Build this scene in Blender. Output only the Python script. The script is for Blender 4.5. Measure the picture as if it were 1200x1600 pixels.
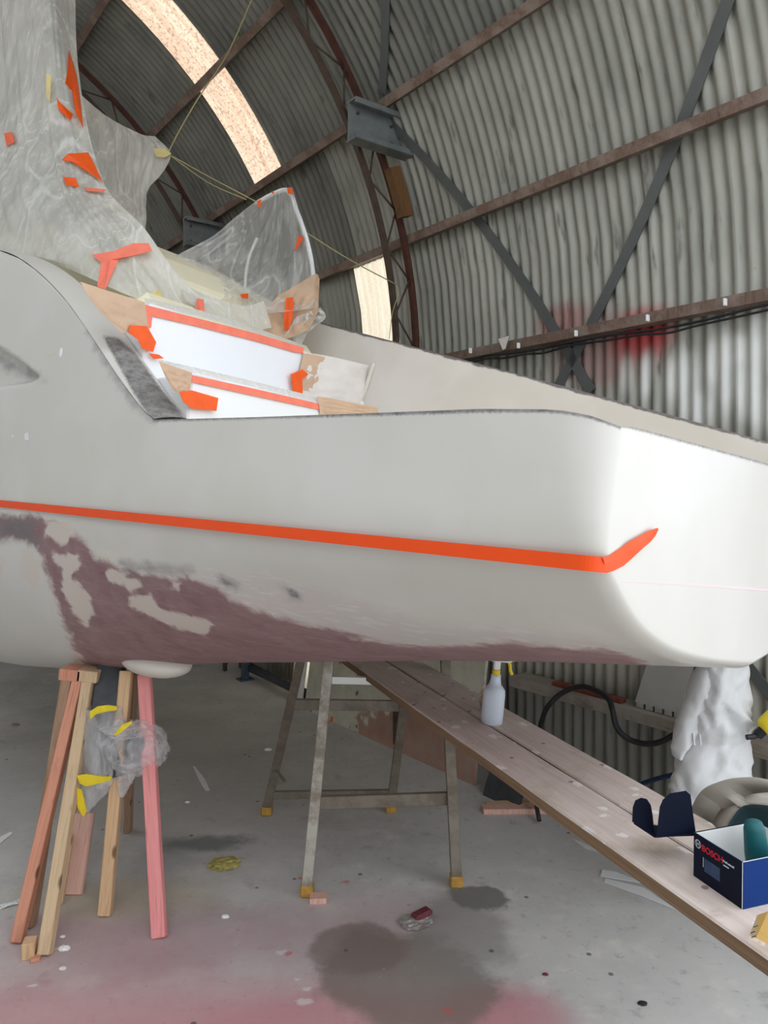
import bpy, bmesh, math, random
import numpy as np
from mathutils import Vector, Matrix, noise as mn
random.seed(7); rng = np.random.default_rng(7)
scn = bpy.context.scene
for o in list(bpy.data.objects): bpy.data.objects.remove(o)

# ---------------------------------------------------------------- camera, world, light, exposure
H = 1.6; FPX = 1200.0; HX, HY = 600.0, 757.0
cd = bpy.data.cameras.new('camera'); cam = bpy.data.objects.new('camera', cd)
scn.collection.objects.link(cam); scn.camera = cam
cam.location = (0, 0, H); cam.rotation_euler = (math.pi/2, 0, 0)
cd.sensor_fit = 'VERTICAL'; cd.sensor_height = 36; cd.lens = 36*FPX/1600
cd.shift_y = (HY-800)/1600; cd.clip_start = .05
scn.view_settings.view_transform = 'Standard'; scn.view_settings.look = 'None'
scn.view_settings.gamma = 1; scn.view_settings.use_curve_mapping = False
scn.view_settings.exposure = 0.0
W = bpy.data.worlds.new('world'); scn.world = W; W.use_nodes = True
wn = W.node_tree; bg = wn.nodes['Background']
bg.inputs[0].default_value = (.87, .925, 1.0, 1); bg.inputs[1].default_value = 2.45
ROTH = math.atan2(.6, .8)
AX = Vector((-.6, .8, 0)); NX = Vector((.8, .6, 0))
V0, V1 = .9, 11.5                      # shed runs from the open doorway to the end wall

# ---------------------------------------------------------------- frames
def ray(x, y): return Vector(((x-HX)/FPX, 1, -(y-HY)/FPX))
def at(x, y, d): return Vector((0, 0, H))+ray(x, y)*d
def floor_at(x, y, z=0): return at(x, y, (H-z)*FPX/(y-HY))
def uvz(x, y, axis, val):                # hit a plane of the shed frame: axis 0 = u, 1 = v, 2 = z
    r = ray(x, y); q = (r.dot(NX), r.dot(AX), r.z)
    k = (val-(H if axis == 2 else 0))/q[axis]
    return Vector((q[0]*k, q[1]*k, H+q[2]*k))
def hut(u, v, z): return NX*u+AX*v+Vector((0, 0, z))
CU, CZ = .15, 2.35
def arc(s, R=2.96):                      # s = arc length up from the springing line; below it the wall is upright
    if s <= 0: return (CU+R, CZ+s)
    th = s/2.96
    if th <= math.pi: return (CU+R*math.cos(th), CZ+R*math.sin(th))
    return (CU-R, CZ-(s-math.pi*2.96))
def arch_hit(x, y, R):                   # -> (s, v)
    r = ray(x, y); q = (r.dot(NX), r.dot(AX), r.z)
    def f(k):
        u, z = q[0]*k, H+q[2]*k
        return (math.hypot(u-CU, z-CZ) if z > CZ else abs(u-CU))-R
    lo, hi = .1, 30
    for _ in range(60):
        m = (lo+hi)/2
        if f(m) > 0: hi = m
        else: lo = m
    u, z, v = q[0]*lo, H+q[2]*lo, q[1]*lo
    return ((z-CZ) if z < CZ else math.atan2(z-CZ, u-CU)*2.96, v)
# boat frame (l = forward, t = across, h = up), the boat sits heeled a few degrees on its props
def nv(a): return Vector(a).normalized()
BL = nv((-.744, .668, .025)); BT = Vector((1.083, 1, -.173)); BT = (BT-BL*BT.dot(BL)).normalized(); BU = BT.cross(BL)
BO = at(935, 882, 1.31); BS = .82          # stern corner about 1.3 m off; boat parts are drawn in units of 0.82 m
BM = Matrix(((BL.x*BS, BT.x*BS, BU.x*BS, BO.x), (BL.y*BS, BT.y*BS, BU.y*BS, BO.y), (BL.z*BS, BT.z*BS, BU.z*BS, BO.z), (0, 0, 0, 1)))
BR = BM.to_3x3().inverted()
CAMB = BM.inverted() @ Vector((0, 0, H))
def bon(x, y, ax, val):
    r = BR @ ray(x, y)
    k = (val-CAMB[ax])/r[ax]
    return CAMB+r*k
def bproj(P):                            # numpy (n,3) boat coords -> pixels
    M = np.array(BM)[:3]; w = P @ M[:, :3].T+M[:, 3]-np.array([0, 0, H])
    return np.stack([HX+FPX*w[:, 0]/w[:, 1], HY-FPX*w[:, 2]/w[:, 1]], 1)

# ---------------------------------------------------------------- materials
def srgb(r, g, b):
    f = lambda c: (c/255/12.92 if c/255 <= .04045 else ((c/255+.055)/1.055)**2.4)
    return (f(r), f(g), f(b), 1)
class NT:
    def __init__(s, name):
        s.m = bpy.data.materials.new(name); s.m.use_nodes = True; s.t = s.m.node_tree
        s.b = s.t.nodes['Principled BSDF']; s.out = s.t.nodes['Material Output']
    def n(s, typ, **kw):
        nd = s.t.nodes.new(typ)
        for k, v in kw.items(): setattr(nd, k, v)
        return nd
    def l(s, a, b): s.t.links.new(a, b)
    def inp(s, sock, v):
        if hasattr(v, 'links'): s.l(v, sock)
        else: sock.default_value = v
    def coord(s, kind='Object', scale=(1, 1, 1), rot=(0, 0, 0), vec=None):
        mp = s.n('ShaderNodeMapping'); mp.inputs['Scale'].default_value = scale; mp.inputs['Rotation'].default_value = rot
        if vec is None: vec = s.n('ShaderNodeTexCoord').outputs[kind] if kind != 'World' else s.n('ShaderNodeNewGeometry').outputs['Position']
        s.l(vec, mp.inputs[0]); return mp.outputs[0]
    def noise(s, vec, scale, detail=4, rough=.55, dist=0):
        n = s.n('ShaderNodeTexNoise'); n.inputs['Scale'].default_value = scale; n.inputs['Detail'].default_value = detail
        n.inputs['Roughness'].default_value = rough; n.inputs['Distortion'].default_value = dist
        s.l(vec, n.inputs['Vector']); return n.outputs['Fac']
    def ramp(s, fac, stops):
        r = s.n('ShaderNodeValToRGB'); s.l(fac, r.inputs[0]); e = r.color_ramp.elements
        while len(e) < len(stops): e.new(.5)
        for q, (p, c) in zip(e, stops): q.position = p; q.color = c if len(c) == 4 else (*c, 1)
        return r.outputs[0]
    def step(s, fac, a, b):
        m = s.n('ShaderNodeMapRange'); m.interpolation_type = 'SMOOTHSTEP'
        m.inputs[1].default_value = a; m.inputs[2].default_value = b; s.l(fac, m.inputs[0]); return m.outputs[0]
    def math(s, op, a, b=0.0, clamp=False):
        m = s.n('ShaderNodeMath', operation=op); m.use_clamp = clamp
        s.inp(m.inputs[0], a); s.inp(m.inputs[1], b); return m.outputs[0]
    def mix(s, fac, a, b, mode='MIX'):
        m = s.n('ShaderNodeMix', data_type='RGBA', blend_type=mode)
        s.inp(m.inputs[0], fac); s.inp(m.inputs[6], a); s.inp(m.inputs[7], b); return m.outputs[2]
    def attr(s, name):
        a = s.n('ShaderNodeAttribute'); a.attribute_name = name; return a.outputs['Fac']
    def bump(s, h, strength=.3, dist=.01):
        b = s.n('ShaderNodeBump'); b.inputs['Strength'].default_value = strength; b.inputs['Distance'].default_value = dist
        s.l(h, b.inputs['Height']); s.l(b.outputs[0], s.b.inputs['Normal']); return b
    def blob(s, vec, cx, cy, rx, ry, rot=0, nz=None, amp=.5, soft=.3):    # soft-edged patch lying on a plane at a fixed place
        mp = s.n('ShaderNodeMapping', vector_type='TEXTURE'); mp.inputs['Location'].default_value = (cx, cy, 0)
        mp.inputs['Rotation'].default_value = (0, 0, rot); mp.inputs['Scale'].default_value = (rx, ry, 1e6)
        s.l(vec, mp.inputs[0]); ln = s.n('ShaderNodeVectorMath', operation='LENGTH'); s.l(mp.outputs[0], ln.inputs[0])
        v = ln.outputs['Value']
        if nz is not None: v = s.math('ADD', v, s.math('MULTIPLY', s.math('SUBTRACT', nz, .5), amp*2))
        return s.step(v, 1+soft, 1-soft)
    def fin(s, col=None, rough=.6, metal=0, spec=.5):
        if col is not None: s.inp(s.b.inputs['Base Color'], col)
        s.inp(s.b.inputs['Roughness'], rough); s.b.inputs['Metallic'].default_value = metal
        s.b.inputs['Specular IOR Level'].default_value = spec
        return s.m
def plain(name, c, rough=.6, metal=0, spec=.4, var=.12, scale=12, bump=0):
    t = NT(name); v = t.coord(); nz = t.noise(v, scale, 5)
    d = tuple(x*(1-var) for x in c[:3])+(1,); e = tuple(min(1, x*(1+var)) for x in c[:3])+(1,)
    col = t.ramp(nz, [(.3, d), (.7, e)])
    if bump: t.bump(nz, bump)
    return t.fin(col, rough, metal, spec)
def wood(name, c1, c2, rough=.75, dirt=None, knots=True):
    t = NT(name); v = t.coord(scale=(18, 18, 1.1)); g = t.noise(v, 2.2, 6, .6, 1.2)
    v2 = t.coord(scale=(60, 60, 1.5)); g2 = t.noise(v2, 3, 3)
    col = t.ramp(g, [(.3, c1), (.5, c2), (.72, tuple(x*.8 for x in c1[:3])+(1,))])
    col = t.mix(t.step(g2, .62, .75), col, tuple(x*.55 for x in c1[:3])+(1,))
    if knots:
        vo = t.n('ShaderNodeTexVoronoi'); vo.inputs['Scale'].default_value = 1; t.l(t.coord(scale=(14, 14, 5)), vo.inputs['Vector'])
        col = t.mix(t.step(vo.outputs['Distance'], .16, .08), col, tuple(x*.35 for x in c1[:3])+(1,))
    if dirt: col = t.mix(t.step(t.noise(t.coord(), 6, 6, .7), .42, .62), col, dirt)
    t.bump(g, .25, .004)
    return t.fin(col, rough)
def metal_dusty(name, base, dust, metal=.6, rough=.5, th=(.4, .65), scale=5):
    t = NT(name); n1 = t.noise(t.coord(), scale, 7, .65); m = t.step(n1, *th)
    t.inp(t.b.inputs['Metallic'], t.math('MULTIPLY', t.math('SUBTRACT', 1.0, m), metal))
    t.inp(t.b.inputs['Base Color'], t.mix(m, base, dust)); t.b.inputs['Roughness'].default_value = rough
    return t.m
def mat_corrugated(name, c1, c2, wall_marks=False, metal=.35):
    t = NT(name); p = t.coord('World', rot=(0, 0, -ROTH))            # shed frame
    sx = t.n('ShaderNodeSeparateXYZ'); t.l(p, sx.inputs[0])
    n1 = t.noise(t.coord(vec=p, scale=(1, 1, .35)), 3, 7, .62); n2 = t.noise(t.coord(vec=p, scale=(.25, 1, .15)), 26, 4)
    col = t.ramp(n1, [(.28, c1), (.5, tuple((a+b)/2 for a, b in zip(c1, c2))), (.72, c2)])
    col = t.mix(t.step(n2, .58, .75), col, tuple(x*.6 for x in c1[:3])+(1,))
    # dust line and rust spots
    n3 = t.noise(p, 55, 3); col = t.mix(t.step(n3, .74, .8), col, srgb(92, 66, 50))
    if wall_marks:
        cb = t.n('ShaderNodeCombineXYZ'); t.l(sx.outputs[1], cb.inputs[0]); t.l(sx.outputs[2], cb.inputs[1])
        nz = t.noise(p, 3.5, 3)
        for (px, py, rx, ry, colr, st, am) in [(1000, 520, .16, .10, srgb(190, 20, 28), .95, .35), (880, 505, .16, .09, srgb(150, 80, 75), .55, .4), (950, 545, .3, .16, srgb(150, 90, 88), .5, .4)]:
            q = uvz(px, py, 0, 3.11); v = q.x*0+q.y; m = t.blob(cb.outputs[0], v, q.z, rx, ry, 0, nz, am, .55)
            col = t.mix(t.math('MULTIPLY', m, st), col, colr)
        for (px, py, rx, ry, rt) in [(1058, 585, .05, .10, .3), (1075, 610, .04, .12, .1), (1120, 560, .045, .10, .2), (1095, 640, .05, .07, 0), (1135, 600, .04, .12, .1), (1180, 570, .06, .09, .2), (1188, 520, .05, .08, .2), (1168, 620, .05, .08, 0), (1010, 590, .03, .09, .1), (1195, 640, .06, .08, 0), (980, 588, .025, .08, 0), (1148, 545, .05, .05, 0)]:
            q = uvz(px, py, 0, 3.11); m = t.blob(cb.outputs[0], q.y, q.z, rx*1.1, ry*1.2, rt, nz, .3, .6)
            col = t.mix(t.math('MULTIPLY', m, .8), col, srgb(222, 222, 216))  # pale soft-edged patches mixed into the wall colour
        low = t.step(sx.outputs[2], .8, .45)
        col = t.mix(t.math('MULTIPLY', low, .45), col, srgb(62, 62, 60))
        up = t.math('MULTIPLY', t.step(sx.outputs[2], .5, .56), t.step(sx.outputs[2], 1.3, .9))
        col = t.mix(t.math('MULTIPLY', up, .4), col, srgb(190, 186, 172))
    t.bump(n1, .12, .004)
    return t.fin(col, .55, metal, .4)
def mat_skylight(name, c1, c2, streak):
    t = NT(name); t.t.nodes.remove(t.b)
    p = t.coord('World', rot=(0, 0, -ROTH)); n1 = t.noise(t.coord(vec=p, scale=(.5, 6, .4)), 3, 6, .65); n2 = t.noise(p, 60, 4)
    col = t.ramp(n1, [(.3, c1), (.6, c2)])
    col = t.mix(t.math('MULTIPLY', t.step(n2, .5, .62), streak), col, tuple(x*.55 for x in c1[:3])+(1,))
    sx = t.n('ShaderNodeSeparateXYZ'); t.l(p, sx.inputs[0]); sw = t.math('SINE', t.math('MULTIPLY', sx.outputs[1], 2*math.pi/.065))
    col = t.mix(t.math('MULTIPLY', t.step(sw, .1, 1), .32), col, tuple(x*.5 for x in c1[:3])+(1,))  # shading of the corrugation ridges painted in as darker stripes
    vo = t.n('ShaderNodeTexVoronoi'); vo.inputs['Scale'].default_value = 2.1; t.l(p, vo.inputs['Vector'])
    col = t.mix(t.math('MULTIPLY', t.step(vo.outputs['Distance'], .055, .035), streak*1.4, True), col, srgb(60, 42, 30))
    tr = t.n('ShaderNodeBsdfTranslucent'); di = t.n('ShaderNodeBsdfDiffuse'); mx = t.n('ShaderNodeMixShader'); mx.inputs[0].default_value = .2
    t.l(col, tr.inputs[0]); t.l(col, di.inputs[0]); t.l(tr.outputs[0], mx.inputs[1]); t.l(di.outputs[0], mx.inputs[2]); t.l(mx.outputs[0], t.out.inputs[0])
    return t.m
def mat_floor():
    t = NT('dusty_concrete'); p = t.coord('World'); nA = t.noise(p, 1.6, 6, .6); nB = t.noise(p, 7, 7, .65); nC = t.noise(p, 60, 3)
    nz = t.noise(p, 3.2, 6, .65); nz2 = t.noise(p, 9, 5, .6)
    col = t.ramp(nA, [(.3, srgb(184, 180, 176)), (.5, srgb(198, 195, 191)), (.72, srgb(210, 206, 200))])
    col = t.mix(t.step(nB, .5, .75), col, srgb(216, 212, 203)); col = t.mix(t.math('MULTIPLY', t.step(nB, .42, .28), .55), col, srgb(138, 136, 132))
    nD = t.noise(p, 22, 7, .72); col = t.mix(t.math('MULTIPLY', t.step(nD, .52, .68), .5), col, srgb(206, 203, 196)); col = t.mix(t.math('MULTIPLY', t.step(nD, .44, .3), .5), col, srgb(132, 128, 124))
    def B(px, py, rx, ry, c, st, rot=0, soft=.35, amp=.5, nzz=None, thr=None):
        nonlocal col
        q = floor_at(px, py); m = t.blob(p, q.x, q.y, rx, ry, rot, nzz or nz, amp, soft)
        col = t.mix(t.math('MULTIPLY', m, st), col, c)
    B(200, 1200, 1.3, 1.2, srgb(160, 154, 147), .45, 0, .6)
    B(230, 1590, .8, .22, srgb(190, 132, 138), .6, 0, .6); B(60, 1650, .5, .22, srgb(196, 140, 142), .5, 0, .6)
    B(560, 1600, .5, .15, srgb(196, 132, 138), .6, 0, .6); B(330, 1470, .55, .2, srgb(176, 142, 146), .55, 0, .7)
    B(770, 1590, .17, .14, srgb(192, 130, 137), .75, .3, .6); B(600, 1440, .35, .2, srgb(180, 152, 152), .5, 0, .7)
    B(120, 1480, .4, .2, srgb(168, 132, 134), .5, 0, .7)
    B(640, 1530, .27, .24, srgb(128, 116, 108), .8, -.5, .18, .7); B(720, 1455, .17, .26, srgb(140, 136, 130), .65, 0, .3, .7)
    B(748, 1402, .13, .09, srgb(120, 118, 114), .9, -.2, .12, .6, nz2); B(560, 1480, .17, .13, srgb(128, 114, 107), .75, 0, .2, .8)
    B(325, 1318, .17, .07, srgb(108, 112, 110), .8, .1, .5, 1.0, nz2); B(205, 1400, .34, .14, srgb(172, 156, 122), .5, 0, .6, .8)
    B(265, 1340, .12, .2, srgb(128, 127, 124), .4, 0, .6, .8)
    for (px, py, r) in [(475, 1565, .03), (478, 1545, .02), (440, 1488, .025), (352, 1433, .018), (50, 1540, .015), (465, 1530, .012), (88, 1482, .012)]:
        B(px, py, r*.8, r*.5, srgb(214, 212, 204), .7, 0, .4, 1.2, nC)
    for (px, py, r) in [(450, 1490, .018), (540, 1378, .02), (470, 1372, .018), (700, 1580, .02)]:
        B(px, py, r*.7, r*.6, srgb(200, 96, 90), .7, 0, .5, 1.2, nC)
    vo = t.n('ShaderNodeTexVoronoi'); vo.inputs['Scale'].default_value = 9; t.l(p, vo.inputs['Vector'])
    msk = t.math('MULTIPLY', t.step(vo.outputs['Distance'], .1, .06), t.step(t.noise(p, 5, 2), .5, .6))
    col = t.mix(t.math('MULTIPLY', msk, .75), col, srgb(70, 66, 62))
    vo2 = t.n('ShaderNodeTexVoronoi'); vo2.inputs['Scale'].default_value = 17; t.l(t.coord('World', rot=(0, 0, 1)), vo2.inputs['Vector'])
    msk2 = t.math('MULTIPLY', t.step(vo2.outputs['Distance'], .1, .05), t.step(t.noise(p, 3, 2), .52, .6))
    col = t.mix(t.math('MULTIPLY', msk2, .5), col, srgb(186, 184, 176))
    t.bump(nB, .12, .004)
    return t.fin(col, t.ramp(nB, [(.3, (.55,)*3), (.7, (.8,)*3)]), 0, .35)
def mat_hull():
    t = NT('hull_paint'); v = t.coord()
    base = t.mix(t.step(t.noise(v, 2, 3), .4, .7), srgb(206, 202, 193), srgb(211, 207, 200))
    nL = t.noise(t.coord(scale=(1, 1, 1.6)), 9, 6, .62, .4); nS = t.noise(t.coord(scale=(1.2, 1, 9), rot=(0, .14, 0)), 9, 5, .6)
    nF = t.noise(t.coord(scale=(3, 3, 3)), 30, 4)
    def msk(name, amp, wd, nz=None):
        a = t.attr(name); return t.step(t.math('ADD', a, t.math('MULTIPLY', t.math('SUBTRACT', nz or nL, .5), amp)), -wd, wd)
    cream = msk('cream', 60, 20); col = t.mix(t.math('MULTIPLY', cream, .6), base, srgb(222, 215, 204))
    feather = msk('feather', 60, 14); col = t.mix(t.math('MULTIPLY', feather, .5), col, srgb(196, 186, 186))
    col = t.mix(t.math('MULTIPLY', t.math('MULTIPLY', feather, t.step(nS, .5, .66)), .35), col, srgb(238, 236, 230))
    pr = msk('primer', 34, 5); pc = t.ramp(nL, [(.3, srgb(134, 102, 104)), (.5, srgb(146, 116, 116)), (.7, srgb(156, 128, 128))])
    pc = t.mix(t.math('MULTIPLY', t.step(nS, .55, .7), .22), pc, srgb(184, 162, 160))
    col = t.mix(pr, col, pc)
    edge = t.math('MULTIPLY', msk('primer', 34, 9), t.math('SUBTRACT', 1.0, pr)); col = t.mix(t.math('MULTIPLY', edge, .8), col, srgb(176, 140, 128))
    wp = msk('patch', 26, 3); col = t.mix(t.math('MULTIPLY', wp, .92), col, srgb(212, 200, 190))
    gr = msk('smoke', 34, 12); col = t.mix(t.math('MULTIPLY', gr, .7), col, srgb(112, 110, 112))
    sd = msk('sand', 6, 3, nF); sc = t.ramp(t.noise(v, 26, 6, .7), [(.3, srgb(66, 63, 62)), (.7, srgb(150, 147, 144))])
    col = t.mix(t.math('MULTIPLY', sd, .9), col, sc)
    rough = t.mix(t.math('MAXIMUM', pr, sd), (.34,)*3+(1,), (.75,)*3+(1,))
    t.b.inputs['Specular IOR Level'].default_value = .35
    t.inp(t.b.inputs['Base Color'], col); t.inp(t.b.inputs['Roughness'], rough)
    return t.m
def mat_plastic(name, c=(.78, .77, .73, 1), dens=.6, rough=.35):
    t = NT(name); v = t.coord(); n1 = t.noise(t.coord(scale=(1, 1, .5)), 7, 5, .6, .6); n2 = t.noise(t.coord(scale=(6, 6, 1)), 6, 4)
    n3 = t.noise(v, 16, 6, .65, 2.5)
    t.b.inputs['Base Color'].default_value = c; t.b.inputs['Roughness'].default_value = rough
    tr = t.n('ShaderNodeBsdfTransparent'); tl = t.n('ShaderNodeBsdfTranslucent'); tl.inputs[0].default_value = c
    a = t.n('ShaderNodeMixShader'); a.inputs[0].default_value = .4; t.l(t.b.outputs[0], a.inputs[1]); t.l(tl.outputs[0], a.inputs[2])
    f = t.math('ADD', dens-.2, t.math('ADD', t.math('MULTIPLY', t.step(n1, .35, .7), .25), t.math('MULTIPLY', t.step(n2, .5, .75), .2)), True)
    ln = None                                        # pressed-in fold lines where the film doubles
    for rot, sc, w in (((.1, .45, .3), (1.7, 1.7, .10), .010), ((0, -.6, .2), (2.2, 2.2, .10), .007), ((.2, -.9, 0), (1.8, 1.8, .12), .008)):
        q = t.noise(t.coord(scale=sc, rot=rot), 1.6, 0, .4, 0); q = t.step(t.math('ABSOLUTE', t.math('SUBTRACT', q, .5)), w, w*.3)
        ln = q if ln is None else t.math('MAXIMUM', ln, q)
    f = t.math('ADD', f, t.math('MULTIPLY', ln, .14), True)
    t.inp(t.b.inputs['Base Color'], t.mix(t.math('MULTIPLY', ln, .6), tuple(x*.93 for x in c[:3])+(1,), (.97, .97, .94, 1)))
    m = t.n('ShaderNodeMixShader'); t.l(f, m.inputs[0]); t.l(tr.outputs[0], m.inputs[1]); t.l(a.outputs[0], m.inputs[2]); t.l(m.outputs[0], t.out.inputs[0])
    t.bump(t.math('ADD', t.math('MULTIPLY', n1, .3), ln), .2, .01)
    return t.m

M = {}
M['sheet'] = mat_corrugated('corrugated_steel', srgb(104, 103, 97), srgb(138, 136, 127))
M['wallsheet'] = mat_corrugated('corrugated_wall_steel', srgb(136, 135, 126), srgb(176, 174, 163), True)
M['sky'] = mat_skylight('skylight_fibreglass', srgb(196, 158, 128), srgb(232, 202, 174), .6)
M['win'] = mat_skylight('window_fibreglass', srgb(212, 196, 166), srgb(226, 212, 188), .12)
M['floor'] = mat_floor()
M['hull'] = mat_hull()
M['plastic'] = mat_plastic('masking_film', (.90, .885, .82, 1), .92)
M['plastic2'] = mat_plastic('thin_masking_film', (.86, .85, .82, 1), .52)
M['bagfilm'] = mat_plastic('clear_bag_film', (.95, .95, .95, 1), .42, .12)
M['tape'] = plain('orange_tape', srgb(243, 92, 20), .5, var=.06, scale=30)
M['tapeband'] = plain('orange_tape_band', srgb(236, 76, 4), .55, var=.03, scale=8)
M['tapedusty'] = plain('dusty_orange_tape', srgb(244, 128, 104), .7, var=.08, scale=20)
M['yellow'] = plain('yellow_tape', srgb(226, 200, 40), .5, var=.12, scale=25)
M['paleyellow'] = plain('faded_yellow_tape', srgb(226, 208, 140), .6, var=.05)
M['paper'] = plain('brown_masking_paper', srgb(204, 172, 144), .7, var=.08, scale=9, bump=.2)
M['whitepaper'] = plain('oversprayed_paper', srgb(224, 216, 208), .65, var=.06, scale=9, bump=.2)
M['gel'] = plain('fresh_white_gelcoat', srgb(238, 239, 240), .3, var=.015, scale=3)
M['beige'] = plain('beige_hull_inside', srgb(214, 207, 196), .5, var=.03, scale=3)
M['cream'] = plain('cream_deck_moulding', srgb(238, 230, 200), .5, var=.04, scale=3)
M['dust'] = plain('grey_dusty_fittings', srgb(84, 92, 98), .6)
M['purlin'] = wood('brown_painted_purlin', srgb(92, 72, 60), srgb(118, 94, 80), .6, srgb(136, 118, 106), False)
M['rust'] = plain('rusty_truss_steel', srgb(84, 50, 40), .7, .2, var=.3, scale=16)
M['darksteel'] = plain('dark_truss_steel', srgb(86, 70, 60), .6, .3, var=.25, scale=14)
M['galv'] = metal_dusty('galvanised_steel', srgb(132, 137, 135), srgb(102, 107, 106), .4, .5)
M['strap'] = plain('grey_brace_strap', srgb(98, 100, 98), .6, .2, var=.1, scale=8)
M['oldply'] = wood('old_orange_plywood', srgb(88, 58, 30), srgb(112, 78, 42), .6, None, False)
M['plank'] = None
M['alu'] = metal_dusty('spattered_aluminium', srgb(176, 172, 160), srgb(126, 112, 96), .55, .45, (.42, .62), 7)
M['aludark'] = metal_dusty('dusty_aluminium', srgb(132, 124, 110), srgb(104, 92, 78), .4, .5, (.4, .6), 7)
M['alulight'] = metal_dusty('bright_aluminium', srgb(196, 196, 190), srgb(140, 132, 120), .6, .4, (.5, .7), 7)
M['foot'] = plain('yellowed_rubber_foot', srgb(180, 138, 62), .7, var=.2, scale=40)
M['woodred'] = wood('red_stained_timber', srgb(188, 122, 96), srgb(206, 144, 116))
M['woodtan'] = wood('tan_timber', srgb(186, 156, 120), srgb(206, 178, 142))
M['woodlight'] = wood('fresh_pine', srgb(196, 154, 112), srgb(214, 178, 138))
M['woodbrown'] = wood('brown_timber', srgb(136, 104, 80), srgb(160, 128, 102))
M['woodpink'] = wood('pink_painted_timber', srgb(220, 128, 126), srgb(230, 150, 146), .7, None, False)
M['pinkblock'] = wood('pink_pine', srgb(206, 158, 140), srgb(222, 178, 160), .7, None, False)
M['black'] = plain('black_rubber', srgb(34, 34, 36), .45, var=.25, scale=30)
M['darkgrey'] = plain('dark_grey_metal', srgb(66, 68, 70), .5, .2, var=.25, scale=20)
M['suit'] = plain('white_suit_fabric', srgb(212, 212, 211), .8, var=.03, scale=20, bump=.15)
M['shelf'] = wood('dusty_shelf_timber', srgb(120, 108, 94), srgb(146, 134, 120), .8, srgb(150, 142, 132), False)
M['redox'] = plain('red_oxide_bar', srgb(120, 60, 44), .7, var=.3, scale=20)
M['greyboard'] = plain('grey_plastic_board', srgb(172, 170, 163), .6, var=.05)
M['navy'] = plain('navy_printed_card', srgb(5, 14, 36), .7, spec=.2, var=.1, scale=10)
M['blue'] = plain('blue_printed_card', srgb(2, 48, 112), .6, spec=.2, var=.06, scale=10)
M['cardwhite'] = plain('white_card_inside', srgb(228, 228, 224), .7, var=.02)
M['teal'] = plain('teal_tool_casing', srgb(22, 92, 96), .5, var=.1)
M['tealdark'] = plain('dark_teal_lining', srgb(14, 48, 56), .6, var=.2)
M['greyfelt'] = plain('grey_beige_felt', srgb(150, 144, 132), .8, var=.05)
M['red'] = plain('red_print', srgb(214, 24, 40), .5, var=.02)
M['whiteprint'] = plain('pale_print', srgb(206, 212, 220), .5, var=.02)
M['greyprint'] = plain('faint_blue_print', srgb(44, 66, 98), .5, var=.3, scale=60)
M['sandpaper'] = plain('tan_sandpaper', srgb(226, 184, 108), .85, var=.06, scale=80)
M['sandback'] = plain('pale_sandpaper_back', srgb(222, 204, 168), .85, var=.05)
M['ink'] = plain('black_ink', srgb(50, 44, 40), .7)
M['yellowplastic'] = plain('yellow_plastic', srgb(226, 200, 40), .4, var=.06)
M['whiteplastic'] = plain('white_plastic', srgb(232, 232, 230), .35, var=.02)
M['rope'] = plain('yellowish_cord', srgb(176, 166, 116), .8)
M['strip'] = plain('white_plastic_strip', srgb(228, 228, 226), .6, var=.04)
M['rag'] = plain('olive_rag', srgb(164, 152, 88), .8, var=.25, scale=30)
M['maroon'] = plain('maroon_rag', srgb(104, 44, 52), .6, var=.25, scale=40)
M['foil'] = metal_dusty('crumpled_foil', srgb(186, 182, 178), srgb(130, 118, 114), .5, .35)
M['blueold'] = plain('blue_grey_painted_steel', srgb(72, 84, 98), .6, .1, var=.2)
M['laser'] = NT('laser_light').m
_t = M['laser'].node_tree.nodes['Principled BSDF']; _t.inputs['Base Color'].default_value = srgb(250, 190, 200)
_t.inputs['Emission Color'].default_value = (1, .35, .42, 1); _t.inputs['Emission Strength'].default_value = .35
def mat_plank():
    t = NT('spattered_plank'); v = t.coord(); g = t.noise(t.coord(scale=(14, 14, 1.2)), 3, 6, .6, .8)
    sx = t.n('ShaderNodeSeparateXYZ'); t.l(v, sx.inputs[0])
    side = t.ramp(t.noise(t.coord(scale=(40, 90, 1)), 3, 4), [(.3, srgb(104, 78, 56)), (.7, srgb(142, 114, 86))])
    top = t.ramp(g, [(.25, srgb(190, 174, 164)), (.5, srgb(206, 190, 180)), (.75, srgb(216, 203, 194))])
    n = t.noise(v, 4, 7, .68); top = t.mix(t.step(n, .5, .7), top, srgb(182, 166, 148)); top = t.mix(t.math('MULTIPLY', t.step(n, .42, .3), .6), top, srgb(162, 138, 126))
    vo = t.n('ShaderNodeTexVoronoi'); vo.inputs['Scale'].default_value = 17; t.l(t.coord(scale=(1, 1, .7)), vo.inputs['Vector'])
    d = t.math('ADD', vo.outputs['Distance'], t.math('MULTIPLY', t.noise(v, 38, 5, .7), .9))
    sp = t.math('MULTIPLY', t.step(d, .68, .61), t.step(t.noise(v, 2.6, 2), .36, .48)); top = t.mix(t.math('MULTIPLY', sp, .85), top, srgb(232, 227, 221))
    vo2 = t.n('ShaderNodeTexVoronoi'); vo2.inputs['Scale'].default_value = 16; t.l(t.coord(rot=(.4, .2, .3)), vo2.inputs['Vector'])
    top = t.mix(t.math('MULTIPLY', t.step(t.math('ADD', vo2.outputs['Distance'], t.math('MULTIPLY', t.noise(v, 40, 3), .2)), .24, .19), .7), top, srgb(96, 78, 72))
    gm = t.n('ShaderNodeNewGeometry'); sn = t.n('ShaderNodeSeparateXYZ'); t.l(gm.outputs['Normal'], sn.inputs[0])
    col = t.mix(t.step(sn.outputs[2], .4, .7), side, top); t.bump(g, .3, .004)
    return t.fin(col, .8)
M['plank'] = mat_plank()
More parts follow.
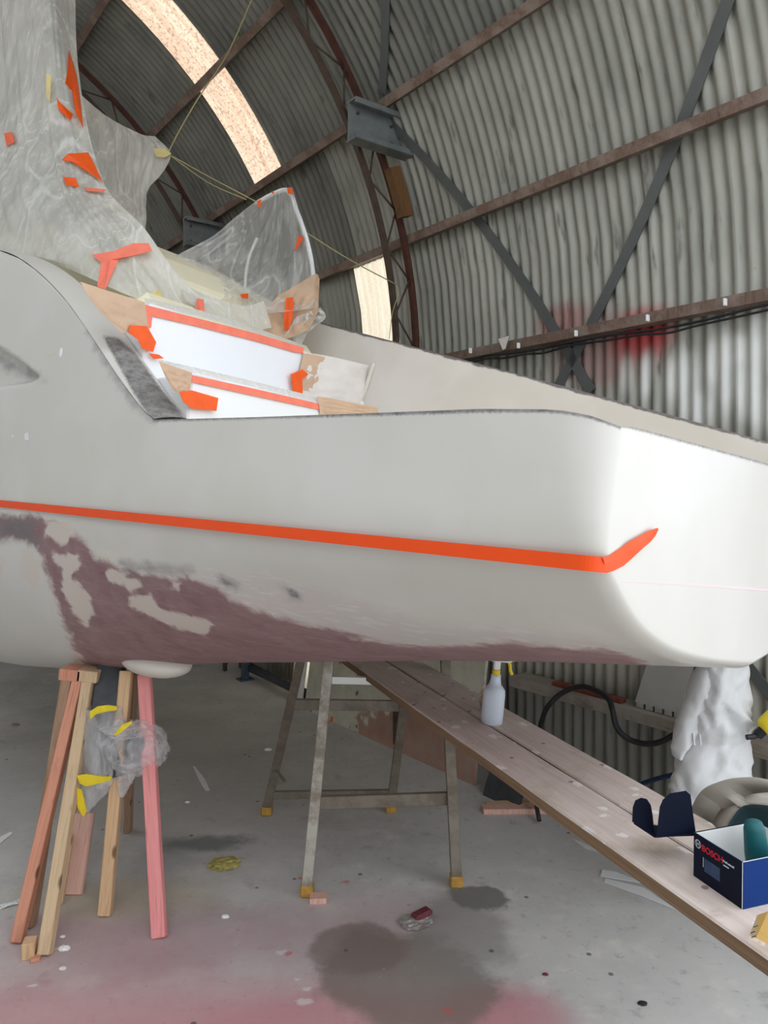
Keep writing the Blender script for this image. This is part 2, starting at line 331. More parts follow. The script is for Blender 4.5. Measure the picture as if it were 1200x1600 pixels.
def mat_board():
    t = NT('flaking_painted_board'); p = t.coord('World', rot=(0, 0, -ROTH)); sx = t.n('ShaderNodeSeparateXYZ'); t.l(p, sx.inputs[0])
    n = t.noise(p, 5, 7, .68); n2 = t.noise(p, 14, 5)
    pale = t.ramp(n, [(.3, srgb(182, 178, 158)), (.6, srgb(208, 204, 184))]); pale = t.mix(t.step(n2, .64, .7), pale, srgb(112, 100, 84))
    brown = t.ramp(n, [(.3, srgb(158, 122, 106)), (.6, srgb(176, 142, 126))]); brown = t.mix(t.math('MULTIPLY', t.step(n2, .52, .6), .4), brown, srgb(164, 146, 136))
    a = t.math('ADD', sx.outputs[2], t.math('MULTIPLY', t.math('SUBTRACT', n, .5), .5))
    b = t.math('ADD', sx.outputs[1], t.math('MULTIPLY', t.math('SUBTRACT', n2, .5), .3))
    m = t.math('MULTIPLY', t.step(t.math('ADD', a, t.math('MULTIPLY', b, .4)), 1.74, 1.70), t.step(b, 4.12, 4.06))
    return t.fin(t.mix(m, pale, brown), .8)
M['board'] = mat_board()
def mat_bottle():
    t = NT('translucent_bottle'); t.b.inputs['Base Color'].default_value = srgb(214, 222, 232); t.b.inputs['Roughness'].default_value = .3
    t.b.inputs['Subsurface Weight'].default_value = .3; t.b.inputs['Subsurface Radius'].default_value = (.03, .03, .03); t.b.inputs['Alpha'].default_value = .93
    return t.m
M['bottle'] = mat_bottle()

# ---------------------------------------------------------------- mesh helpers
COL = scn.collection
def tag(o, label=None, cat=None, group=None, kind=None):
    if label: o['label'] = label
    if cat: o['category'] = cat
    if group: o['group'] = group
    if kind: o['kind'] = kind
    return o
def empty(name, loc=(0, 0, 0), label=None, cat=None, group=None, kind=None, mat=None):
    o = bpy.data.objects.new(name, None); COL.objects.link(o); o.empty_display_size = .1
    o.matrix_basis = mat if mat is not None else Matrix.Translation(Vector(loc))
    return tag(o, label, cat, group, kind)
def setpar(o, parent, local):
    if parent is not None:
        o.parent = parent
        if not local:
            o.matrix_parent_inverse = parent.matrix_basis.inverted()
def link(name, me, mat, parent=None, local=False, mtx=None):
    o = bpy.data.objects.new(name, me); COL.objects.link(o)
    if mat is not None and not me.materials: me.materials.append(mat)
    if mtx is not None: o.matrix_basis = mtx
    setpar(o, parent, local); return o
def pyd(verts, faces, smooth=False):
    me = bpy.data.meshes.new('m'); me.from_pydata([tuple(v) for v in verts], [], [tuple(f) for f in faces]); me.update()
    if smooth: me.polygons.foreach_set('use_smooth', [True]*len(me.polygons))
    return me
def ob(name, verts, faces, mat, parent=None, local=False, smooth=False, mtx=None):
    return link(name, pyd(verts, faces, smooth), mat, parent, local, mtx)
def bm_ob(name, bm, mat, parent=None, local=False, smooth=False, mtx=None):
    me = bpy.data.meshes.new('m'); bm.normal_update(); bm.to_mesh(me); bm.free()
    if smooth: me.polygons.foreach_set('use_smooth', [True]*len(me.polygons))
    return link(name, me, mat, parent, local, mtx)
def box_bm(bm, sx, sy, sz, c=(0, 0, 0), bev=0, rot=None):
    m = Matrix.Translation(Vector(c)) @ (rot or Matrix()) @ Matrix.Diagonal((sx, sy, sz, 1))
    r = bmesh.ops.create_cube(bm, size=1, matrix=m)
    if bev:
        es = {e for v in r['verts'] for e in v.link_edges}
        bmesh.ops.bevel(bm, geom=list(es), offset=bev, segments=1, affect='EDGES')
def frame_z(p0, p1, ref=Vector((0, 0, 1))):
    z = (p1-p0).normalized(); x = ref.cross(z)
    if x.length < 1e-4: x = Vector((1, 0, 0))
    x.normalize(); y = z.cross(x)
    return Matrix(((x.x, y.x, z.x, p0.x), (x.y, y.y, z.y, p0.y), (x.z, y.z, z.z, p0.z), (0, 0, 0, 1)))
def beam(name, p0, p1, w, d, mat, parent=None, ref=Vector((0, 0, 1)), bev=.003, local=False):
    p0, p1 = Vector(p0), Vector(p1); L = (p1-p0).length; bm = bmesh.new(); box_bm(bm, w, d, L, (0, 0, L/2), bev)
    return bm_ob(name, bm, mat, parent, local, mtx=frame_z(p0, p1, ref))
def catmull(pts, n):
    P = [Vector(p) for p in pts]; P = [P[0]*2-P[1]]+P+[P[-1]*2-P[-2]]; out = []; m = len(P)-3
    for i in range(n):
        x = i/(n-1)*m; k = min(int(x), m-1); t = x-k; a, b, c, d = P[k:k+4]
        out.append(.5*((2*b)+(c-a)*t+(2*a-5*b+4*c-d)*t*t+(3*b-a-3*c+d)*t**3))
    return out
def tube(name, pts, r, mat, parent=None, n=None, seg=8, local=False, rfun=None):
    pts = catmull(pts, n or max(2, len(pts)*6)) if len(pts) > 2 else [Vector(p) for p in pts]
    V, F = [], []; prev = None
    for i, p in enumerate(pts):
        tg = (pts[min(i+1, len(pts)-1)]-pts[max(i-1, 0)]).normalized()
        x = (prev-tg*prev.dot(tg)) if prev is not None else (Vector((0, 0, 1)).cross(tg) if abs(tg.z) < .95 else Vector((1, 0, 0)).cross(tg))
        x.normalize(); prev = x; y = tg.cross(x); rr = r*(rfun(i/(len(pts)-1)) if rfun else 1)
        for k in range(seg):
            a = 2*math.pi*k/seg; V.append(p+x*rr*math.cos(a)+y*rr*math.sin(a))
    for i in range(len(pts)-1):
        for k in range(seg): F.append((i*seg+k, i*seg+(k+1) % seg, (i+1)*seg+(k+1) % seg, (i+1)*seg+k))
    F.append(tuple(range(seg))[::-1]); F.append(tuple((len(pts)-1)*seg+k for k in range(seg)))
    return ob(name, V, F, mat, parent, local, True)
def slab(name, pts, thick, mat, parent=None, local=False, nrm=None, bev=0):   # flat polygon with thickness
    P = [Vector(p) for p in pts]
    if nrm is None: nrm = (P[1]-P[0]).cross(P[2]-P[0]).normalized()
    n = len(P); V = P+[p+nrm*thick for p in P]
    F = [tuple(range(n))[::-1], tuple(range(n, 2*n))]+[(i, (i+1) % n, (i+1) % n+n, i+n) for i in range(n)]
    return ob(name, V, F, mat, parent, local)
def lathe(prof, seg=24):
    V, F = [], []
    for r, z in prof:
        for k in range(seg): a = 2*math.pi*k/seg; V.append((r*math.cos(a), r*math.sin(a), z))
    for i in range(len(prof)-1):
        for k in range(seg): F.append((i*seg+k, i*seg+(k+1) % seg, (i+1)*seg+(k+1) % seg, (i+1)*seg+k))
    F.append(tuple(range(seg))[::-1]); F.append(tuple((len(prof)-1)*seg+k for k in range(seg)))
    return V, F
def patch_grid(rows, nu, nv_):
    G = [catmull(r, nu) for r in rows]; cols = [catmull([G[j][i] for j in range(len(G))], nv_) for i in range(nu)]
    return [[cols[i][j] for i in range(nu)] for j in range(nv_)]
def grid_faces(nu, nv_): return [(j*nu+i, j*nu+i+1, (j+1)*nu+i+1, (j+1)*nu+i) for j in range(nv_-1) for i in range(nu-1)]
def fn(p, s=1.0): return mn.noise(Vector(p)*s)
def crumple(G, amp, fold, scale=3.0, seed=0, micro=1.0):     # fold: px/grid direction factors give long streaky folds
    nv_, nu = len(G), len(G[0]); out = []
    for j in range(nv_):
        for i in range(nu):
            a = G[j][min(i+1, nu-1)]-G[j][max(i-1, 0)]; b = G[min(j+1, nv_-1)][i]-G[max(j-1, 0)][i]; n = a.cross(b)
            n = n.normalized() if n.length > 1e-9 else Vector((0, -1, 0)); u, v = i/(nu-1), j/(nv_-1)
            q = Vector((u*fold[0]*scale, v*fold[1]*scale, seed)); w = 1-abs(mn.noise(q))*2
            q2 = Vector((u*fold[0]*scale*2.3+v*2, v*fold[1]*scale*2.3, seed+5)); w2 = (1-abs(mn.noise(q2))*2)*micro
            e = min(1, 8*min(u, 1-u, v, 1-v)+.25)
            out.append(G[j][i]+n*amp*e*(w+.5*w2+.8*mn.noise(Vector((u*scale, v*scale, seed+9)))))
    return out
def inpoly_sd(P, poly):                           # signed distance (px), + inside
    P = np.asarray(P, float); poly = np.asarray(poly, float); n = len(poly); D = np.full(len(P), 1e9); ins = np.zeros(len(P), bool)
    for i in range(n):
        a, b = poly[i], poly[(i+1) % n]; ab = b-a; t = np.clip(((P-a) @ ab)/(ab @ ab), 0, 1)
        D = np.minimum(D, np.hypot(*(P-(a+t[:, None]*ab)).T))
        c = (a[1] > P[:, 1]) != (b[1] > P[:, 1]); xx = (b[0]-a[0])*(P[:, 1]-a[1])/(b[1]-a[1]+1e-12)+a[0]; ins ^= c & (P[:, 0] < xx)
    return np.where(ins, D, -D)

# ---------------------------------------------------------------- setting
def floor_mesh():
    return [(-14, -16, 0), (16, -16, 0), (16, 18, 0), (-14, 18, 0)], [(0, 1, 2, 3)]
tag(ob('floor', *floor_mesh(), M['floor']), 'dusty grey concrete floor with pink overspray and dark wet stains', kind='structure')
hutM = Matrix.Rotation(ROTH, 4, 'Z')
PITCH = .065; SW = PITCH*7
def sheet_mesh(s0, s1, ns, width=SW, R=2.96, amp=.0095):
    nvv = int(round(width/PITCH))*8+1+5; V = []; th = .0012
    ss = [s0+(s1-s0)*k/(ns-1) for k in range(ns)]
    for s in ss:
        for i in range(nvv):
            v = i*PITCH/8; r = R+amp*math.sin(2*math.pi*i/8)
            u, z = arc(s, r)
            V.append((u, v, z))
    return V, grid_faces(nvv, ns)
S15 = 2.96*math.radians(15)
rows = {'low': (-CZ, S15+.03, 10), 'mid': (S15-.03, 2*S15+.03, 6), 'high': (2*S15-.03, 6*S15, 22), 'lhigh': (6*S15, 10*S15, 20), 'llow': (10*S15-.03, 12*S15+CZ, 10)}
shm = {k: pyd(*sheet_mesh(*a), smooth=True) for k, a in rows.items()}
wr = empty('wall_right', kind='structure', mat=hutM, label='corrugated steel right wall of the shed with rusty fixings')
ce = empty('ceiling', kind='structure', mat=hutM, label='curved corrugated steel roof of the shed')
wl = empty('wall_left', kind='structure', mat=hutM, label='corrugated steel left wall of the shed, extended past the doorway to block sky light')
def sheet(key, v, parent, mat, name='corrugated_sheet', jig=True):
    me = shm[key]
    if mat is not M['sheet']:
        me = me.copy(); me.materials.clear(); me.materials.append(mat)
    elif not me.materials: me.materials.append(mat)
    o = bpy.data.objects.new(name, me); COL.objects.link(o); o.parent = parent
    o.location = (random.uniform(-.002, .002) if jig else 0, v, 0); return o
skyv, wv = 4.76, 3.91
import itertools
def starts(anchor):
    k0 = math.ceil((V0-anchor)/SW); k1 = math.floor((V1-anchor)/SW); return [anchor+k*SW for k in range(k0-1, k1+1)]
for v in starts(wv):
    if abs(v-3.91) < .01 or abs(v-4.82) < .01:
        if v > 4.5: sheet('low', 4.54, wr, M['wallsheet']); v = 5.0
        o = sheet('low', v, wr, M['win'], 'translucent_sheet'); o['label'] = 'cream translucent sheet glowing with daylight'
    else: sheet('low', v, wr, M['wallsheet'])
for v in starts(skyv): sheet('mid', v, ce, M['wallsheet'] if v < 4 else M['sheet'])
M['fillwin'] = mat_skylight('fill_light_fibreglass', srgb(240, 238, 232), srgb(250, 250, 248), .05)  # unseen translucent sheets added to brighten the floor and hull side
for kk, v in enumerate(starts(skyv)):
    if abs(v-skyv) < .01:
        o = sheet('high', v, ce, M['sky'], 'translucent_sheet'); o['label'] = 'peach translucent skylight sheet with brown specks'
    else: sheet('high', v, ce, M['sheet'])
    sheet('lhigh', v, ce, M['fillwin'] if kk % 5 < 3 else M['sheet'])
for kk, v in enumerate([wv-k*SW for k in range(16, 7, -1)]+starts(wv)): sheet('llow', v, wl, M['fillwin'] if kk > 10 and kk % 2 else M['sheet'])  # run past the open end is added to keep sky light off the hull
# end wall, corrugated upright
def end_wall():
    V, F = [], []; n = int(6/PITCH*4)
    for i in range(n+1):
        u = CU-2.97+i*5.94/n; top = CZ+math.sqrt(max(0, 2.97**2-(u-CU)**2)); vv = V1+.01*math.sin(2*math.pi*u/PITCH)
        V += [(u, vv, 0), (u, vv, top)]
    return V, [(2*i, 2*i+2, 2*i+3, 2*i+1) for i in range(n)]
tag(ob('wall_back', *end_wall(), M['sheet'], mtx=hutM, smooth=True), 'corrugated end wall of the shed', kind='structure')
# purlins ---------------------------------------------------------
def purlin(th, label, R0=2.872, depth=.066, hgt=.05, mat='purlin'):
    c, s = math.cos(th), math.sin(th)
    prof = [(0, -hgt/2), (depth, -hgt/2), (depth, hgt/2), (depth-.008, hgt/2), (depth-.008, -hgt/2+.008), (.008, -hgt/2+.008), (.008, hgt/2), (0, hgt/2)]
    V = []; nseg = 24
    for j in range(nseg+1):
        v = V0+.1+(V1-V0-.2)*j/nseg
        for a, b in prof:
            r = R0+a; V.append((CU+r*c-b*s, v, CZ+r*s+b*c))
    k = len(prof); F = [(j*k+i, j*k+(i+1) % k, (j+1)*k+(i+1) % k, (j+1)*k+i) for j in range(nseg) for i in range(k)]
    F += [tuple(range(k))[::-1], tuple(nseg*k+i for i in range(k))]
    return tag(ob('purlin', V, F, M[mat], mtx=hutM), label, 'purlin', 'brown purlins along the shed')
lbl = ['brown purlin lowest above the boat, with a cable clipped under it', 'brown purlin second up the right side, crossing the top of the bright window sheets',
       'brown purlin third up the right side, meeting the galvanised bracket', 'brown purlin fourth up, crossing the middle of the skylight strip',
       'brown purlin fifth up, cut by the top left of the photo behind the plastic', 'brown purlin at the ridge of the shed roof']
for i in range(6): purlin(math.radians(15*i), lbl[i])
for i in range(6):
    purlin(math.radians(105+15*i), 'brown purlin on the left side of the roof, number %s up from its wall' % ['six', 'five', 'four', 'three', 'two', 'one'][i])
# trusses ---------------------------------------------------------
def arcpath(R, sA, sB, n): return [arc(sA+(sB-sA)*i/(n-1), R) for i in range(n)]
def truss(v, label):
    root = empty('roof_truss', mat=hutM @ Matrix.Translation((0, v, 0)), label=label, cat='truss', group='curved lattice trusses of the shed')
    def chord(R, w, m, name):
        P = arcpath(R, -CZ+.01, math.pi*2.96+CZ-.01, 90); V = []
        P0 = arcpath(R-w, -CZ+.01, math.pi*2.96+CZ-.01, 90)
        for (a, b), (c, d) in zip(P, P0):
            V += [(a, -.018, b), (a, .018, b), (c, .018, d), (c, -.018, d)]
        F = [(4*i+k, 4*i+(k+1) % 4, 4*i+4+(k+1) % 4, 4*i+4+k) for i in range(89) for k in range(4)]+[(0, 1, 2, 3), (359, 358, 357, 356)]
        ob(name, V, F, m, root, True)
    chord(2.866, .03, M['rust'], 'outer_chord'); chord(2.71, .026, M['darksteel'], 'inner_chord')
    n = 64; pts = []
    for i in range(n+1):
        s = -CZ+.05+(math.pi*2.96+2*CZ-.1)*i/n; u, z = arc(s, 2.84 if i % 2 else 2.705); pts.append(Vector((u, 0, z)))
    base = None
    for i in range(n):
        p, q = pts[i], pts[i+1]
        o = tube('web_rod', [p, q], .006, M['darksteel'], root, seg=6, local=True)
    return root
truss(3.67, 'rusty curved lattice truss standing in front of the bright window sheet')
truss(6.06, 'dark curved lattice truss behind the hanging plastic, left of the skylight')
truss(1.28-2.4, 'curved lattice truss nearest the open doorway')
truss(8.45, 'curved lattice truss furthest down the shed')
# galvanised brackets on the trusses
def bracket(v, label, u0=2.44, u1=2.86, z0=3.54, z1=3.76):
    root = empty('steel_bracket', mat=hutM @ Matrix.Translation((u0, v-.03, z0)), label=label, cat='bracket')
    L, Hh = u1-u0, z1-z0; bm = bmesh.new(); box_bm(bm, L-.06, .008, Hh, ((L-.06)/2, 0, Hh/2)); bm_ob('web_plate', bm, M['galv'], root, True)
    for z, l in ((Hh, L-.04), (0, L)):
        bm = bmesh.new(); box_bm(bm, l, .09, .01, (l/2, -.03, z)); box_bm(bm, l, .01, .03, (l/2, -.072, z+(-.012 if z else .012))); bm_ob('flange', bm, M['galv'], root, True)
    for a, b in ((.06, .05), (.06, Hh-.05), (.3, Hh-.06), (.3, .06)):
        bm = bmesh.new(); bmesh.ops.create_cone(bm, cap_ends=True, segments=6, radius1=.009, radius2=.009, depth=.012, matrix=Matrix.Translation((a, -.01, b)) @ Matrix.Rotation(math.pi/2, 4, 'X')); bm_ob('bolt', bm, M['darkgrey'], root, True)
bracket(3.62, 'galvanised steel channel bracket bolted on the truss, upper middle of the photo')
bracket(6.0, 'dark galvanised bracket on the far truss, just above the plastic tent')
def wplate():
    P = arcpath(2.88, .9, 1.2, 8); Q = arcpath(2.80, .9, 1.2, 8); V = []
    for (a, b), (c, d) in zip(P, Q): V += [(a, 3.57, b), (a, 3.63, b), (c, 3.63, d), (c, 3.57, d)]
    F = [(4*i+k, 4*i+(k+1) % 4, 4*i+4+(k+1) % 4, 4*i+4+k) for i in range(7) for k in range(4)]+[(0, 1, 2, 3), (31, 30, 29, 28)]
    return tag(ob('wooden_plate', V, F, M['oldply'], mtx=hutM), 'orange-brown wooden plate fixed to the truss below the galvanised bracket', 'plate')
wplate()
# diagonal brace straps following the sheets
def brace(pa, pb, label, R=2.944, w=.055):
    (s0, v0), (s1, v1) = arch_hit(*pa, R), arch_hit(*pb, R); n = 24; V = []
    dl = math.hypot(s1-s0, v1-v0); ds, dv = (s1-s0)/dl, (v1-v0)/dl
    for i in range(n+1):
        s, v = s0+(s1-s0)*i/n, v0+(v1-v0)*i/n
        for sg in (-1, 1):
            for r in (R, R-.006):
                u, z = arc(s-sg*dv*w/2, r); V.append((u, v+sg*ds*w/2, z))
    F = []
    for i in range(n):
        a = 4*i; F += [(a, a+4, a+6, a+2), (a+1, a+3, a+7, a+5), (a, a+1, a+5, a+4), (a+2, a+6, a+7, a+3)]
    return tag(ob('brace_strap', V, F, M['strap'], mtx=hutM), label, 'brace', 'diagonal steel straps on the shed wall')
brace((588, 172), (925, 612), 'grey diagonal steel strap running down from the galvanised bracket')
brace((1148, -30), (868, 612), 'grey diagonal steel strap rising to the top right corner of the photo')
brace((603, -10), (598, 145), 'short grey steel strap rising from the truss at the top of the photo')
brace((1160, 1030), (1225, 1112), 'grey strap low on the wall behind the white coverall', 2.944, .05)
# cable under the lowest purlin
def cable():
    root = empty('electric_cable', mat=hutM @ Matrix.Translation((2.98, 3.4, 2.31)), label='thin dark cable clipped along the underside of the lowest purlin', cat='cable')
    pts = [Vector((3.005, v, 2.315-.02*abs(math.sin(v*4.1))-(.01 if 1.5 < v < 2.4 else 0))) for v in np.arange(-1, 3.6, .14)]
    pts2 = [p+Vector((0, 0, -.014-.01*math.sin(p.y*9)**2)) for p in pts]
    for pp, r in ((pts, .006), (pts2, .005)):
        o = tube('cable_run', [hutM @ p for p in pp], r, M['black'], root)
    for px, py in [(735, 548), (810, 540), (900, 521), (1012, 497), (1133, 472)]:
        q = uvz(px, py, 0, 2.995); bm = bmesh.new(); box_bm(bm, .02, .01, .03, (q.x, q.y, q.z), .002); bm_ob('cable_clip', bm, M['whiteplastic'], root, mtx=hutM)
cable()
q = uvz(790, 535, 0, 2.985)
ob_ = slab('paper_tag', [hut(2.98, q.y-.03, q.z+.03), hut(2.98, q.y+.05, q.z+.025), hut(2.975, q.y+.01, q.z-.04), hut(2.975, q.y-.01, q.z-.035)], .001, M['whitepaper']); tag(ob_, 'small white scrap of tape stuck on the lowest purlin', 'scrap')

# ---------------------------------------------------------------- boat
boat = empty('boat', mat=BM, label='white yacht stern being refinished, with an orange tape waterline and purple-brown primer', cat='boat')
swoop_px = [(240, 656), (225, 643), (205, 618), (180, 583), (155, 545), (130, 508), (105, 473), (80, 445), (55, 422), (28, 403), (0, 392), (-40, 385)]
hs_pts = [(0, .30), (.05, .318), (.11, .329), (.16, .334), (.33, .342), (.645, .345), (1.187, .351), (1.7, .36)]
for p in swoop_px: q = bon(*p, 1, 0.0); hs_pts.append((q.x, q.z))
hs_pts = sorted(hs_pts); hs_pts += [(4.6, hs_pts[-1][1]+.05), (8.5, hs_pts[-1][1]+.25)]
hsx, hsy = np.array(hs_pts).T
def hs(l): return float(np.interp(l, hsx, hsy))
SW0, SWT = 0, 1.75
H0 = .14
TB = catmull([(0, .14, 0), (.003, .075, 0), (.022, .008, 0), (.084, -.055, 0), (.225, -.143, 0), (.438, -.211, 0), (.69, -.251, 0), (.92, -.272, 0), (1.1, -.285, 0)], 80)
TB = np.array([(p.x/1.1, (p.y-H0)/(H0+.285)) for p in TB])
def bil(w, l):                           # w 0..1 from side to keel -> (t/a, drop 0..-1)
    k = min(1, max(0, (l-.1)/2.6)); k = k*k*(3-2*k)
    i = w*(len(TB)-1); a = (np.interp(i, range(len(TB)), TB[:, 0]), np.interp(i, range(len(TB)), TB[:, 1]))
    ph = w*math.pi/2; b = (1-math.cos(ph), -math.sin(ph))
    return a[0]*(1-k)+b[0]*k, a[1]*(1-k)+b[1]*k
# keel depth per station so that the underside meets the observed lower edge
bl_l = [0, .3, .65, 1.1, 1.6, 2.2, 3.0, 3.8, 4.6, 6.0, 8.5]
bl_b = [.283, .326, .375, .445, .533, .636, .812, .935, 1.02, .8, .3]
def bdepth(l): return float(np.interp(l, bl_l, bl_b))
def section(l, nside=70, nb=60, far=24):
    a = float(np.interp(l, [0, 1, 2.6, 8.5], [1.1, 1.0, .62, .62])); Wd = float(np.interp(l, [0, 2, 5, 8.5], [1.75, 1.85, 1.85, 1.2])); b = bdepth(l)
    near0 = float(np.interp(l, [0, 5, 8.5], [0, 0, .5])); top = hs(l); pts = []
    for i in range(nside):
        x = i/nside; pts.append((near0, top*(1-x)+H0*x))
    for i in range(nb): t, h = bil(i/nb, l); pts.append((near0+t*(a-near0), H0+h*(b+H0)))
    for i in range(far): t, h = bil(1-i/far, l); pts.append((Wd-t*(Wd-a), H0+h*(b+H0)))
    ft = float(np.interp(l, [0, 2.45, 8.5], [.38, 1.1, 1.3]))
    for i in range(13): pts.append((Wd, H0+(ft-H0)*i/12))
    return pts
def inset(pts, l, rtop=.13, rlow=.045):
    P = np.array(pts); n = len(P); T = np.gradient(P, axis=0); N = np.stack([-T[:, 1], T[:, 0]], 1); N /= np.linalg.norm(N, axis=1)[:, None]+1e-9
    N = np.stack([N[:, 0], N[:, 1]], 1)
    out = []
    cen = np.array([.85, .1])
    for i in range(n):
        f = min(1, max(0, (P[i, 1]+.03)/.33)); r = rlow+(rtop-rlow)*f if P[i, 0] < .9 else rlow
        k = min(1, l/r); d = r*(1-math.sqrt(max(0, 1-(1-k)**2)))
        nn = N[i] if N[i] @ (cen-P[i]) > 0 else -N[i]
        if P[i, 1] > H0-.002: nn = np.array([1.0 if P[i, 0] < .9 else -1.0, 0])
        out.append(P[i]+nn*d*.55)
    return out
ls = [0, .0008, .002, .004, .007, .011, .016, .022, .03, .04, .052, .066, .08, .095, .11, .13]+list(np.arange(.145, 4.3, .012))+list(np.arange(4.4, 8.5, .15))+[8.5]
V = []; ncol = None
for l in ls:
    pts = inset(section(l), l); ncol = len(pts)
    for t, h in pts: V.append((l, t, h))
nl = len(ls); F = [(i*ncol+k, (i+1)*ncol+k, (i+1)*ncol+k+1, i*ncol+k+1) for i in range(nl-1) for k in range(ncol-1)]
# transom cap: strips from the near edge to the far edge
KC = 40; nearrows = list(range(0, 130)); TOPT = ([0, .155, .561, 1.138, 1.75], [.30, .312, .335, .366, .38])
base = len(V); farc = sorted([(V[k][2], V[k][1]) for k in range(130, ncol)]); fz, ft_ = np.array(farc).T
for r, k in enumerate(nearrows):
    a = Vector(V[k]); fy = float(np.interp(a.z, fz, ft_))
    for c in range(1, KC+1):
        x = c/KC; p = Vector((0, a.y+(fy-a.y)*x, a.z))
        if k < 70: q = (a.z-H0)/(.30-H0); p.z = H0+(float(np.interp(p.y, *TOPT))-H0)*q
        V.append(tuple(p))
def cid(r, c): return nearrows[r] if c == 0 else base+r*KC+c-1
for r in range(129):
    for c in range(KC): F.append((cid(r, c), cid(r+1, c), cid(r+1, c+1), cid(r, c+1)))
VA = np.array(V)
# recess pressed into the side at the left edge of the photo
px = bproj(VA); rec = [(-60, 500), (0, 541), (30, 560), (66, 590), (44, 600), (0, 606), (-60, 640)]
sdr = inpoly_sd(px, rec); dent = np.clip(sdr/14, 0, 1); near = (VA[:, 1] < .1) & (VA[:, 0] > 1)
VA[:, 1] += np.where(near, dent*dent*(3-2*dent)*.09, 0)
# gentle outward flare of the topside forward
k = np.clip((VA[:, 0]-1.5)/2.5, 0, 1)
me = pyd(VA, F, True)
def setattr_(me, name, arr):
    a = me.attributes.new(name, 'FLOAT', 'POINT'); a.data.foreach_set('value', np.asarray(arr, np.float32))
dcam = VA[:, 0]
pxn = bproj(VA)
primer = inpoly_sd(pxn, [(-80, 800), (0, 806), (60, 810), (100, 822), (135, 850), (150, 872), (190, 892), (250, 903), (300, 905), (340, 918), (365, 940), (400, 958), (470, 975), (530, 985), (580, 1002), (650, 1012), (720, 1010), (800, 1005), (850, 1008), (900, 1012), (960, 1020), (1010, 1036), (1040, 1075), (160, 1075), (120, 1015), (102, 975), (85, 930), (72, 890), (60, 850), (0, 838), (-80, 834)])
farm = (VA[:, 1] > 1.3) | ((VA[:, 0] < .004) & (pxn[:, 1] < 1030))
primer = np.where(farm, -60, primer)
patch = np.full(len(VA), -100.0)
for pol in ([(84, 866), (120, 868), (126, 885), (112, 900), (138, 930), (148, 960), (135, 978), (112, 955), (96, 920), (98, 890), (84, 880)], [(200, 932), (235, 928), (250, 950), (300, 962), (332, 975), (325, 992), (285, 985), (240, 968), (205, 948)], [(70, 815), (110, 820), (120, 838), (96, 850), (72, 838)], [(30, 855), (52, 860), (62, 905), (50, 925), (34, 900)], [(160, 890), (200, 895), (190, 915), (165, 905)], [(190, 902), (215, 905), (222, 918), (200, 922)], [(268, 905), (285, 910), (280, 925), (266, 918)], [(0, 870), (8, 875), (6, 900), (-10, 895)]):
    patch = np.maximum(patch, inpoly_sd(pxn, pol))
feather = inpoly_sd(pxn, [(190, 885), (330, 890), (420, 905), (520, 925), (600, 955), (700, 980), (860, 985), (980, 1015), (1010, 1036), (600, 1030), (400, 985), (320, 930)])
feather = np.where(farm, -60, feather)
cream = inpoly_sd(pxn, [(140, 860), (300, 885), (520, 930), (700, 965), (930, 975), (1010, 1040), (500, 1060), (300, 1000)])
cream = np.where(farm, -60, cream)
smoke = np.full(len(VA), -100.0)
for pol in ([(190, 880), (240, 880), (300, 890), (260, 896), (200, 892)], [(345, 900), (372, 912), (368, 920), (346, 910)], [(444, 918), (470, 930), (472, 940), (452, 934)], [(0, 806), (55, 812), (62, 850), (0, 842)], [(-60, 515), (20, 565), (66, 592), (20, 580), (-60, 535)], [(140, 520), (170, 560), (205, 610), (240, 655), (205, 625), (160, 560)]):
    smoke = np.maximum(smoke, inpoly_sd(pxn, pol))
sand = np.full(len(VA), -50.0)
topd = np.array([(hs(a) if t < .9 else 9)-h for a, t, h in VA])
dd = 1200/(1.6+.668*VA[:, 0]+.74*VA[:, 1])
sand = np.where((VA[:, 1] < .06) & (VA[:, 0] < 1.8), 3.0+4*np.clip((.75-np.abs(VA[:, 0]-.35)), 0, 1)-topd*dd, sand)
for pol in ([(444, 916), (462, 922), (473, 938), (455, 933)], [(345, 903), (358, 908), (366, 918), (350, 914)], [(448, 922), (452, 922), (468, 932), (462, 932)]): sand = np.maximum(sand, inpoly_sd(pxn, pol)-1)
tt = np.interp(VA[:, 1], [0, .155, .561, 1.138, 1.75], [.30, .312, .335, .366, .38])
sand = np.where((VA[:, 0] < .002) & (VA[:, 1] < 1.6), 3.0-(tt-VA[:, 2])*dd, sand)
for nm, ar in (('primer', primer), ('patch', patch), ('feather', feather), ('cream', cream), ('smoke', smoke), ('sand', sand)): setattr_(me, nm, ar)
shell = link('hull_shell', me, M['hull'], boat, True)
md = shell.modifiers.new('s', 'SOLIDIFY'); md.thickness = .022; md.offset = 1
SHELL = md
# swoop cap band (wide top of the bulwark) ------------------------
inner_px = [(292, 654), (270, 628), (245, 592), (220, 557), (195, 522), (170, 490), (145, 462), (115, 434), (85, 414), (50, 399), (15, 393), (-40, 388)]
out3 = catmull([bon(*p, 1, -.002)+Vector((0, 0, .004)) for p in swoop_px], 60); in3 = catmull([bon(*p, 1, .13) for p in inner_px], 60)
V = []; nb_ = 14
for i in range(60):
    for j in range(nb_): V.append(out3[i].lerp(in3[i], j/(nb_-1))+Vector((-.012, 0, .006))*math.sin(math.pi*j/(nb_-1)))
for i in range(60): V.append(in3[i]+Vector((0, 0, -.5)))
F = grid_faces(nb_, 60)+[(i*nb_+nb_-1, (i+1)*nb_+nb_-1, 60*nb_+i+1, 60*nb_+i) for i in range(59)]
me = pyd(V, F, True); pb = bproj(np.array([tuple(v) for v in V]))
sdn = inpoly_sd(pb, [(160, 524), (185, 528), (215, 555), (250, 605), (296, 660), (240, 662), (215, 625), (190, 580)])
